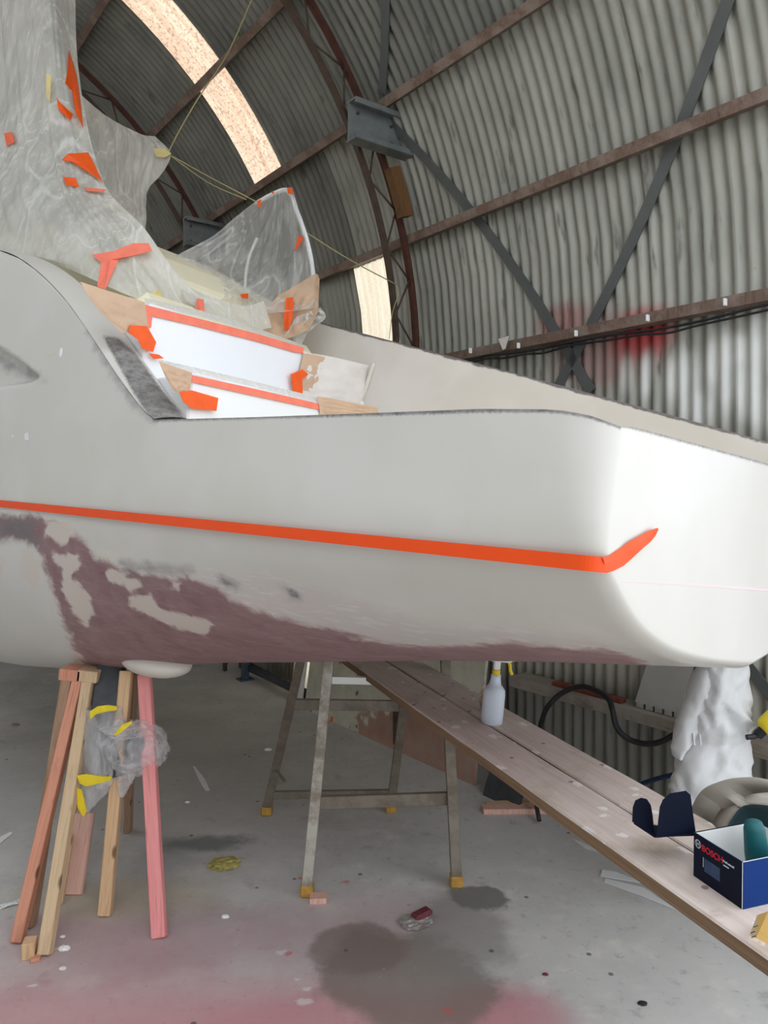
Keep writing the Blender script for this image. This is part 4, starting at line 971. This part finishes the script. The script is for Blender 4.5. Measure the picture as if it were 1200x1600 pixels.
# planks ---------------------------------------------------------
PT = .034
pA = at(555, 1040, 3.286); pB = at(1150, 1462, 1.36)
pd = (pB-pA).normalized(); pn = Vector((-pd.y, pd.x, 0)).normalized(); pn = pn if pn.x > 0 else -pn
pup = pd.cross(pn); pup = pup if pup.z > 0 else -pup
def plank(o0, o1, ext0, ext1, label):
    P0 = pA-pd*ext0+pn*(o0+o1)/2-pup*PT/2; P1 = pB+pd*ext1+pn*(o0+o1)/2-pup*PT/2; L = (P1-P0).length
    bm = bmesh.new(); box_bm(bm, o1-o0, PT, L, (0, 0, L/2), .004)
    z = pd; y = pup; x = y.cross(z); m = Matrix(((x.x, y.x, z.x, P0.x), (x.y, y.y, z.y, P0.y), (x.z, y.z, z.z, P0.z), (0, 0, 0, 1)))
    bmesh.ops.subdivide_edges(bm, edges=[e for e in bm.edges if e.calc_length() > 1], cuts=30)
    for v in bm.verts:
        if abs(v.co.x) > (o1-o0)/2-.01: v.co.x += .0025*mn.noise(Vector((v.co.z*6, v.co.x*9, 0)))
    return tag(bm_ob('scaffold_plank', bm, M['plank'], mtx=m), label, 'plank')
plank(0, .152, .35, 1.0, 'paint-spattered wooden plank nearest the camera, its brown edge showing')
plank(.158, .298, .42, 1.0, 'paint-spattered wooden plank behind the front one, under the spray bottle')
def on_plank(x, y):
    n = pup; r = ray(x, y); k = (pA-Vector((0, 0, H))).dot(n)/r.dot(n); return Vector((0, 0, H))+r*k
def plank_frame(x, y, rot=0):
    p = on_plank(x, y); z = pup; yv = -pd; xv = yv.cross(z); R_ = Matrix(((xv.x, yv.x, z.x, p.x), (xv.y, yv.y, z.y, p.y), (xv.z, yv.z, z.z, p.z), (0, 0, 0, 1)))
    return R_ @ Matrix.Rotation(rot, 4, 'Z')
# ink lettering on the plank edge (small dark marks)
# spray bottle ---------------------------------------------------
def spray():
    m = plank_frame(768, 1130, -.35) @ Matrix.Rotation(math.radians(5), 4, 'Y')
    root = empty('spray_bottle', mat=m, label='white spray bottle with a yellow trigger standing on the back plank', cat='spray bottle')
    prof = [(.001, 0), (.030, 0), (.035, .005), (.036, .03), (.036, .095), (.034, .112), (.024, .125), (.0205, .128), (.0165, .150), (.0165, .162)]
    V, F = lathe(prof, 28); ob('bottle_body', V, F, M['bottle'], root, True, True)
    V, F = lathe([(.013, .160), (.0135, .162), (.0135, .176), (.013, .177)], 20); ob('collar', V, F, M['yellowplastic'], root, True, True)
    bm = bmesh.new(); box_bm(bm, .022, .02, .03, (0, 0, .192), .004); box_bm(bm, .075, .024, .022, (.012, 0, .215), .006); bm_ob('spray_head', bm, M['whiteplastic'], root, True)
    tube('trigger', [(.036, 0, .210), (.043, 0, .195), (.045, 0, .180), (.052, 0, .165)], .0055, M['yellowplastic'], root, local=True)
    V, F = lathe([(.006, 0), (.007, .002), (.007, .012), (.005, .014)], 12); ob('nozzle', V, F, M['yellowplastic'], root, True, True, Matrix.Translation((.048, 0, .215)) @ Matrix.Rotation(math.pi/2, 4, 'Y'))
spray()
# paint-crusted cup behind the bottle
def cup():
    m = plank_frame(756, 1108, 0); bm = bmesh.new(); bmesh.ops.create_icosphere(bm, subdivisions=3, radius=1)
    for v in bm.verts: v.co = Vector((v.co.x*.016, v.co.y*.016, v.co.z*.026+.026))*1.0+Vector((mn.noise(v.co*3), mn.noise(v.co*3+Vector((5, 0, 0))), 0))*.004
    tag(bm_ob('crusted_rag', bm, plain('crusted_rag', srgb(176, 156, 136), .8, var=.3, scale=90), smooth=True, mtx=m), 'small crusted rag knot on the plank behind the spray bottle', 'rag')
cup()
# cardboard box --------------------------------------------------
def cbox():
    m = plank_frame(1160, 1421, 0); m3 = m.copy()
    N = on_plank(1160, 1421); Lc = on_plank(1084, 1368); e = (Lc-N); le = e.length; ey = e.normalized(); ez = pup; ex = ey.cross(ez); ex = ex if ex.x > 0 else -ex; ey = ez.cross(ex)
    m = Matrix(((ex.x, ey.x, ez.x, N.x), (ex.y, ey.y, ez.y, N.y), (ex.z, ey.z, ez.z, N.z), (0, 0, 0, 1)))
    root = empty('cardboard_box', mat=m, label='open navy blue cardboard tool box with red and white lettering on the plank', cat='box')
    hh = .089; wx = .16; th = .0022
    def pan(name, sx, sy, sz, c, mat, lab=None):
        bm = bmesh.new(); box_bm(bm, sx, sy, sz, c, .0004); o = bm_ob(name, bm, M[mat], root, True)
        if lab: o['label'] = lab
    pan('side_panel', th, le, hh, (0, le/2, hh/2), 'navy', 'navy side panel with red lettering'); pan('side_panel', th, le, hh, (wx, le/2, hh/2), 'navy')
    pan('end_panel', wx, th, hh, (wx/2, 0, hh/2), 'blue', 'bright blue end panel'); pan('end_panel', wx, th, hh, (wx/2, le, hh/2), 'navy')
    pan('lining', wx-.004, .001, hh-.002, (wx/2, le-.002, hh/2), 'cardwhite', 'white inside of the far end'); pan('lining', .001, le-.004, hh-.002, (wx-.002, le/2, hh/2), 'cardwhite')
    pan('bottom_panel', wx, le, th, (wx/2, le/2, th/2), 'cardwhite')
    pan('edge_strip', .0012, .0012, hh, (-.0012, -.0006, hh/2), 'cardwhite'); pan('edge_strip', wx, .0018, .0008, (wx/2, 0, hh+.0004), 'cardwhite'); pan('edge_strip', .0018, le, .0006, (.0006, le/2, hh+.0002), 'greyprint')
    def txt(s, size, y, z, mat, name='lettering', bold=0):
        c = bpy.data.curves.new('t', 'FONT'); c.body = s; c.size = size; c.extrude = .0002; c.offset = bold
        o = bpy.data.objects.new(name, c); COL.objects.link(o); c.materials.append(M[mat]); o.parent = root
        me_ = bpy.data.meshes.new_from_object(o.evaluated_get(bpy.context.evaluated_depsgraph_get())); bpy.data.objects.remove(o)
        o = bpy.data.objects.new(name, me_); COL.objects.link(o); o.parent = root
        # text reads from the far corner towards the near corner on the x = 0 face
        o.matrix_basis = Matrix(((0, 0, -1, -.0015), (-1, 0, 0, y), (0, 1, 0, z), (0, 0, 0, 1)))
    txt('BOSCH', .0175, le-.0235, hh-.026, 'red', bold=.0002); txt('Professional', .0058, le-.081, hh-.0215, 'whiteprint', 'small_lettering', .0002); pan('printed_line', .0003, .014, .0022, (-.0014, le-.089, hh-.0275), 'whiteprint')
    for r in (.0085,):
        tr = bpy.data.meshes.new('m'); bm = bmesh.new(); pts = []
        for k in range(28):
            a = 2*math.pi*k/28; pts.append((math.cos(a), math.sin(a)))
        vo = [bm.verts.new((0, x*r, z*r)) for x, z in pts]; vi = [bm.verts.new((0, x*r*.84, z*r*.84)) for x, z in pts]
        for k in range(28): bm.faces.new((vo[k], vo[(k+1) % 28], vi[(k+1) % 28], vi[k]))
        box_bm(bm, .0004, .0012, .0145, (0, .0034, 0)); box_bm(bm, .0004, .0012, .0145, (0, -.0034, 0)); box_bm(bm, .0004, .007, .0012, (0, 0, 0))
        bm_ob('round_emblem', bm, M['whiteprint'], root, True, mtx=Matrix.Translation((-.0016, le-.013, hh-.018)))
    pan('printed_panel', .0003, .042, .026, (-.0013, le-.052, hh-.052), 'greyprint'); pan('printed_line', .0003, .001, .02, (-.0014, le-.028, hh-.048), 'whiteprint')
    # lid flaps beyond the far end
    def flap(pts, mat, lab, d):
        P = [at(x, y, d) for x, y in pts]; o = slab('flap', P, .0022, M[mat], root, nrm=Vector((.1, 1, 0)).normalized()); o['label'] = lab
    dL = Lc.y
    flap([(1026, 1308), (1031, 1262), (1036, 1250), (1048, 1240), (1072, 1236), (1079, 1242), (1083, 1272), (1088, 1306)], 'navy', 'large upright navy lid flap', dL+.03)
    flap([(988, 1284), (989, 1262), (993, 1251), (1002, 1247), (1011, 1249), (1017, 1258), (1020, 1275), (1023, 1308)], 'navy', 'small rounded navy lid flap', dL+.08)
    P = [at(990, 1286, dL+.082), at(1023, 1308, dL+.078), at(1030, 1308, dL+.03), at(1088, 1302, dL+.02), at(1084, 1298, dL+.10), at(1020, 1288, dL+.12)]
    slab('lid_panel', P, .0015, M['navy'], root)
    # edge highlight of the small flap
    # power tool in the box
    t2 = empty('power_tool', mat=m @ Matrix.Translation((.11, .07, .01)), label='teal power sander body standing up inside the navy box', cat='power tool')
    V, F = lathe([(.018, 0), (.022, .004), (.023, .05), (.020, .10), (.016, .112), (.004, .116)], 24)
    ob('tool_body', V, F, M['teal'], t2, True, True, Matrix.Rotation(math.radians(-8), 4, 'Y'))
    V, F = lathe([(.024, .0), (.025, .002), (.025, .014), (.024, .016)], 24); ob('tool_ring', V, F, M['black'], t2, True, True, Matrix.Translation((0, 0, .02)))
    return m, le, root
BXM, BLE, _ = cbox()
def pouch():                                    # grey felt hood and dark pouch behind the box
    root = empty('tool_pouch', at(1175, 1300, 1.72), 'grey felt pouch with a dark teal lining lying behind the navy box', 'pouch')
    outer = [(1105, 1312), (1112, 1290), (1122, 1270), (1135, 1256), (1155, 1247), (1180, 1240), (1215, 1238), (1240, 1242)]
    inner = [(1130, 1312), (1136, 1292), (1148, 1272), (1160, 1260), (1175, 1257), (1195, 1258), (1215, 1262), (1240, 1268)]
    O_ = catmull([at(x, y, 1.80) for x, y in outer], 30); I_ = catmull([at(x, y, 1.74) for x, y in inner], 30)
    V = []; 
    for a, b in zip(O_, I_): V += [a, a.lerp(b, .5)+Vector((0, -.01, .004)), b, b+Vector((0, .09, -.01)), a+Vector((0, .12, -.01))]
    ob('felt_hood', V, grid_faces(5, 30)+[(5*i+4, 5*i+9, 5*i+5, 5*i) for i in range(29)], M['greyfelt'], root, smooth=True)
    V = []
    for i, b in enumerate(I_):
        V += [b+Vector((0, .002, 0)), b.lerp(at(1190, 1300, 1.82), .35)+Vector((0, .03, 0)), at(1190, 1310, 1.84)]
    ob('dark_lining', V, grid_faces(3, 30), M['tealdark'], root, smooth=True)
    base = [at(1100, 1316, 1.76), at(1100, 1300, 1.80), at(1240, 1296, 1.80), at(1240, 1330, 1.70), at(1120, 1330, 1.70)]
    slab('felt_base', [at(1085, 1300, 1.80), at(1120, 1296, 1.84), at(1240, 1300, 1.82), at(1240, 1330, 1.72), at(1100, 1322, 1.72)], .02, M['greyfelt'], root, nrm=Vector((0, 0, -1)))
pouch()
# sandpaper ------------------------------------------------------
def sandp():
    root = empty('sandpaper', on_plank(1190, 1465), 'folded tan sandpaper sheet on the plank below the navy box', 'sandpaper')
    a, b, c, d, e = on_plank(1169, 1466), on_plank(1200, 1476), on_plank(1182, 1452), at(1184, 1430, 1.33), at(1200, 1424, 1.30)
    g = at(1225, 1420, 1.28); hh = on_plank(1228, 1472)
    V = [on_plank(1172, 1464)+pup*.003, on_plank(1184, 1450)+pup*.004, d, at(1182, 1466, 1.30), e, at(1200, 1475, 1.285), g, hh+pup*.003]
    ob('printed_back', [V[0], V[1], V[2], V[3]], [(0, 1, 2, 3)], M['sandback'], root)
    o = ob('abrasive_face', [V[3], V[2], V[4], V[5], V[6], V[7]], [(0, 1, 2, 3), (3, 2, 4, 5)], M['sandpaper'], root)
    for o in root.children: s = o.modifiers.new('s', 'SOLIDIFY'); s.thickness = .001
    for (x, y) in [(1176, 1456), (1180, 1447), (1177, 1463)]:
        P = [at(x-3, y+1, 1.296), at(x+4, y-1.5, 1.292), at(x+4, y, 1.292), at(x-3, y+2.5, 1.296)]; slab('print_mark', P, .0002, M['ink'], root)
sandp()

# ---------------------------------------------------------------- along the wall
WU = 3.11
def hbox(name, u0, u1, v0, v1, z0, z1, mat, label, cat, bev=.003, parent=None):
    bm = bmesh.new(); L = v1-v0; box_bm(bm, u1-u0, z1-z0, L, (0, 0, L/2), bev)
    m = hutM @ Matrix.Translation(((u0+u1)/2, v0, (z0+z1)/2)) @ Matrix.Rotation(-math.pi/2, 4, 'X')
    o = bm_ob(name, bm, M[mat], parent, mtx=m)
    if label: tag(o, label, cat)
    return o
hbox('wall_rail', 2.96, 3.095, -1.6, 2.85, .535, .59, 'shelf', 'dusty timber rail along the foot of the corrugated wall', 'rail')
def vat(px, u): return uvz(px, 1000, 0, u).y
v_a, v_b = vat(858, 2.97), vat(966, 2.97)
hbox('red_oxide_bar', 2.99, 3.03, v_b, v_a, .59, .612, 'redox', 'rusty red flat bar lying on the wall rail behind the hose', 'bar')
# grey board standing on the rail
def gboard():
    U = 3.0; root = empty('grey_board', hutM @ Vector((U, 1.55, .59)), 'grey plastic panel with notched bottom edge leaning on the rail', 'panel')
    va, vb = vat(992, U), vat(1060, U)
    P = [hutM @ Vector(p) for p in ((U, va, .615), (U, vb, .615), (U+.05, vb-.10, 1.0), (U+.05, va-.10, 1.0))]
    slab('panel', P, .012, M['greyboard'], root, nrm=NX)
    for k in range(5):
        v = va+(vb-va)*(k+.15)/4.6; hbox('notch_foot', U, U+.012, v-.035, v, .592, .616, 'greyboard', None, None, .001, root)
gboard()
hbox('dark_panel', 3.03, 3.06, vat(1100, 3.04), vat(1062, 3.04), .60, 1.0, 'darkgrey', 'dark narrow panel standing behind the grey board on the rail', 'panel')
def wpt(x, y, u): q = uvz(x, y, 0, u); return hut(*q)
o = tube('air_hose', [wpt(842, 1150, 2.93), wpt(846, 1128, 2.93), wpt(856, 1104, 2.9), wpt(878, 1083, 2.93), wpt(905, 1073, 2.95), wpt(930, 1078, 2.94), wpt(950, 1092, 2.9), wpt(957, 1110, 2.86), wpt(962, 1132, 2.86), wpt(975, 1150, 2.88), wpt(1000, 1161, 2.9), wpt(1030, 1160, 2.9), wpt(1060, 1143, 2.9), wpt(1085, 1120, 2.93)], .0125, M['black'], n=90, seg=12)
tag(o, 'thick black hose looped over the wall rail', 'hose')
o = tube('air_hose', [wpt(842, 1150, 2.93), wpt(838, 1168, 2.92), wpt(834, 1190, 2.9), wpt(830, 1215, 2.85), hut(2.75, 2.45, .02)], .011, M['black'], n=30); tag(o, 'black hose end hanging down behind the planks', 'hose')
o = tube('air_line', [wpt(975, 1240, 2.98), wpt(1000, 1226, 2.98), wpt(1030, 1216, 2.96), wpt(1065, 1208, 2.95), wpt(1110, 1200, 2.95)], .010, plain('blue_black_line', srgb(28, 52, 84), .5, var=.5, scale=18), n=30); tag(o, 'dark blue air line low on the wall behind the coverall', 'hose')
# big painted board leaning against the wall
def lean(name, v0, v1, u0, u1, z1, mat, label, cat='board', th=.018, skew=0):
    P = [hut(u0, v0, .0), hut(u0, v1, .0), hut(u1, v1+skew, z1), hut(u1, v0+skew, z1)]
    return tag(slab(name, P, th, M[mat], nrm=NX), label, cat)
lean('painted_board', 2.98, 4.72, 2.83, 3.0, 1.22, 'board', 'large sheet with flaking pale paint above bare pinkish brown, leaning on the wall')
lean('dark_slab', 2.62, 2.86, 2.78, 2.87, .22, 'darkgrey', 'small dark grey slab leaning at the foot of the wall', 'slab', .02)
lean('narrow_board', 4.8, 4.95, 2.84, 3.0, 1.1, 'strip', 'pale narrow board leaning left of the large painted sheet', 'board', .02, .0)
# steel beam and pipe lying on the floor
c0 = floor_at(383, 1062)
hb = empty('steel_stand', c0, 'blue-grey steel foot with a dark pipe lying on the floor by the wall', 'steel stand')
bm = bmesh.new(); box_bm(bm, .12, .10, .012, (0, 0, .006)); box_bm(bm, .05, .05, .16, (0, 0, .085)); bm_ob('stand_foot', bm, M['blueold'], hb, mtx=Matrix.Translation(c0) @ Matrix.Rotation(.6, 4, 'Z'))
p0 = floor_at(383, 1058)+Vector((0, 0, .10)); p1 = floor_at(485, 1098)+Vector((0, 0, .05)); tube('pipe', [p0, p1], .035, M['darkgrey'], hb, seg=12)
b0, b1 = floor_at(330, 1040), floor_at(500, 1100); o = beam('floor_beam', b0+Vector((.15, .35, .04)), b1+Vector((.1, .3, .04)), .07, .07, M['shelf']); tag(o, 'long timber beam lying on the floor beside the dark pipe', 'beam')
floor_block('orange_scrap', (520, 1127), (.03, .02, .03), 'tape', 'tiny orange scrap on the floor before the painted sheet', .2, 'scrap')

# coverall -------------------------------------------------------
def coverall():
    D = 2.86; root = empty('white_coverall', at(1110, 1290, D), 'white disposable coverall hanging by the wall rail', 'coverall')
    rows_ = [(962, 1122, 1136, .02), (975, 1108, 1150, .045), (995, 1100, 1158, .05), (1015, 1098, 1160, .05), (1035, 1092, 1163, .05), (1055, 1090, 1166, .06), (1085, 1087, 1170, .07), (1110, 1083, 1168, .07), (1135, 1077, 1168, .065), (1152, 1080, 1166, .055), (1158, 1080, 1165, .052), (1175, 1070, 1167, .065), (1205, 1058, 1168, .07), (1230, 1053, 1171, .07), (1250, 1052, 1172, .07)]
    def loft(rows_, seed, amp=.027, seg=56, n=90, name='garment_body'):
        V = []; ys = [r[0] for r in rows_]
        for j in range(n):
            x = j/(n-1)*(len(rows_)-1); y, a, b, dp = [np.interp(x, range(len(rows_)), [r[k] for r in rows_]) for k in range(4)]
            for k in range(seg):
                th = 2*math.pi*k/seg; cx = (a+b)/2+(b-a)/2*math.cos(th); p = at(cx, y, D)+Vector((0, -dp*math.sin(th), 0))
                q = Vector((p.x*13, p.z*5.5, seed)); q.x += 1.1*mn.noise(Vector((p.x*5, p.z*6, seed)))+(abs(p.x-1.2)*9*(p.z-.75)); w = 1-2*abs(mn.noise(q)); w2 = 1-2*abs(mn.noise(q*2.3+Vector((4, 2, 1))))
                g = .4+min(1, abs(y-1155)/30) if name == 'garment_body' else 1
                n_ = Vector((math.cos(th)*.5, -math.sin(th), 0)); V.append(p+n_*amp*(w+.5*w2)*(.5+.5*g))
        F = [(j*seg+k, j*seg+(k+1) % seg, (j+1)*seg+(k+1) % seg, (j+1)*seg+k) for j in range(n-1) for k in range(seg)]+[tuple(range(seg)), tuple((n-1)*seg+k for k in range(seg))[::-1]]
        ob(name, V, F, M['suit'], root, smooth=True)
    loft(rows_, 1.3)
    loft([(1240, 1052, 1118, .06), (1265, 1055, 1120, .055), (1285, 1075, 1118, .05), (1295, 1082, 1112, .045)], 5.1, .014, 40, 40, 'trouser_leg')
    loft([(1240, 1112, 1172, .06), (1260, 1120, 1173, .055), (1275, 1124, 1168, .05), (1290, 1116, 1140, .04)], 8.7, .014, 40, 40, 'trouser_leg')
    loft([(1042, 1096, 1112, .04), (1060, 1085, 1110, .05), (1090, 1075, 1108, .05), (1120, 1063, 1100, .045), (1150, 1052, 1085, .04), (1168, 1048, 1070, .035), (1182, 1053, 1062, .03)], 3.4, .012, 36, 50, 'sleeve')
    for k, x in enumerate((1083, 1093, 1103, 1128, 1140, 1152)):
        tube('waist_gather', [at(x, 1146, D-.052), at(x+1, 1154, D-.056), at(x+2, 1164, D-.056)], .004, M['suit'], root, seg=8)
coverall()
o = tube('wall_hook', [at(1129, 968, 2.84), at(1129, 950, 2.86), at(1131, 944, 2.95), hut(3.09, uvz(1131, 944, 0, 3.09).y, uvz(1131, 944, 0, 3.09).z)], .004, M['darkgrey'], seg=8); tag(o, 'wire hook on the wall from which the white coverall hangs', 'hook')
# yellow bottle on the rail at the right edge
def ytool():
    c = uvz(1196, 1128, 0, 2.93); root = empty('yellow_bottle', hut(*c), 'yellow squeeze bottle with a black cap lying on the rail at the right edge', 'bottle')
    m = Matrix.Translation(at(1182, 1150, 2.75)) @ Matrix.Rotation(math.radians(48), 4, 'Y')
    V, F = lathe([(.012, 0), (.018, .004), (.018, .03), (.020, .032)], 20); ob('cap', V, F, M['black'], root, False, True, m)
    V, F = lathe([(.024, .03), (.036, .045), (.038, .06), (.038, .18), (.03, .2)], 24); ob('bottle_body', V, F, M['yellowplastic'], root, False, True, m)
    tube('nozzle', [at(1166, 1152, 2.75), at(1176, 1151, 2.75), at(1184, 1148, 2.75)], .010, M['black'], root)
ytool()

# ---------------------------------------------------------------- litter on the floor
def floor_poly(name, pts, mat, label, cat, th=.002, lift=.002):
    P = [floor_at(x, y)+Vector((0, 0, lift)) for x, y in pts]; return tag(slab(name, P, th, M[mat], nrm=Vector((0, 0, 1))), label, cat)
floor_poly('plastic_strip', [(301, 1197), (306, 1200), (320, 1218), (328, 1236), (321, 1237), (312, 1222)], 'strip', 'white pointed plastic strip lying on the floor beyond the yellow rag', 'strip')
floor_poly('plastic_strip', [(-6, 1312), (16, 1301), (20, 1303), (-4, 1322)], 'strip', 'white strip at the left edge of the floor', 'strip')
floor_poly('plastic_strip', [(941, 1361), (962, 1364), (1010, 1383), (938, 1371)], 'strip', 'short white strip furthest back under the plank edge', 'strip', lift=.004)
floor_poly('plastic_strip', [(946, 1374), (1005, 1388), (1060, 1425), (1000, 1400), (944, 1380)], 'strip', 'long white strip half hidden by the front plank edge', 'strip')
floor_poly('plastic_strip', [(893, 1311), (915, 1320), (945, 1334), (915, 1327)], 'strip', 'thin white strip lying under the middle of the plank', 'strip')
def lump(name, px, size, mat, label, cat, seed=0, rot=0):
    c = floor_at(*px); bm = bmesh.new(); bmesh.ops.create_icosphere(bm, subdivisions=4, radius=1)
    for v in bm.verts:
        p = v.co; r = 1+.45*(1-2*abs(mn.noise(p*1.8+Vector((seed, 0, 0)))))*.7+.2*mn.noise(p*4+Vector((seed, 3, 0)))
        v.co = Vector((p.x*size[0]*r, p.y*size[1]*r, max(p.z, -.4)*size[2]*r+.45*size[2]))
    return tag(bm_ob(name, bm, M[mat], mtx=Matrix.Translation(c) @ Matrix.Rotation(rot, 4, 'Z')), label, cat)
lump('crumpled_rag', (350, 1353), (.055, .04, .018), 'rag', 'crumpled olive-yellow rag on the floor between props and trestle', 'rag', 2, .2)
root = empty('crumpled_wrapper', floor_at(655, 1442), 'crumpled foil wrapper with a dark maroon middle on the floor', 'wrapper')
o = lump('foil', (650, 1442), (.05, .04, .012), 'foil', None, None, 5, .3); setpar(o, root, False); o['kind'] = ''; del o['kind']
o = beam('maroon_roll', floor_at(646, 1443)+Vector((0, 0, .02)), floor_at(672, 1432)+Vector((0, 0, .026)), .045, .022, M['maroon'], root, bev=.008)
for (x, y, s, mt, lb) in [(100, 1483, .016, 'strip', 'white chip of filler near the pale block'), (98, 1464, .008, 'strip', 'tiny white chip beyond the filler chip'), (293, 1254, .01, 'strip', 'tiny white chip on the floor near the pointed strip'), (419, 1172, .018, 'strip', 'crushed white scrap on the floor left of the trestle'), (352, 1433, .012, 'strip', 'white crumb on the floor below the olive rag'), (24, 1133, .02, 'woodbrown', 'small brown chip on the bare floor at the left'), (98, 1514, .010, 'whitepaper', 'tiny white crumb on the pink overspray'), (1004, 1569, .012, 'black', 'small black sliver on the floor at the bottom right'), (852, 1523, .008, 'maroon', 'small maroon fleck on the floor right of the wet stain')]:
    lump('floor_chip', (x, y), (s, s*.7, s*.4), mt, lb, 'chip', x)
# white chain by the left edge
ch = empty('white_chain', floor_at(25, 1412), 'white plastic chain lying on the floor at the left edge', 'chain')
for k in range(7):
    x = -4+k*8; y = 1420-k*2; c = floor_at(x, y)+Vector((0, 0, .006)); P = []
    for j in range(13):
        a = 2*math.pi*j/12; P.append(c+Vector((.018*math.cos(a), .009*math.sin(a), .003*math.sin(a+k))))
    tube('chain_link', P, .0028, M['whiteplastic'], ch, n=14, seg=6)
tube('chain_tail', [floor_at(46, 1408)+Vector((0, 0, .004)), floor_at(64, 1407)+Vector((0, 0, .004))], .002, M['whiteplastic'], ch, seg=6)
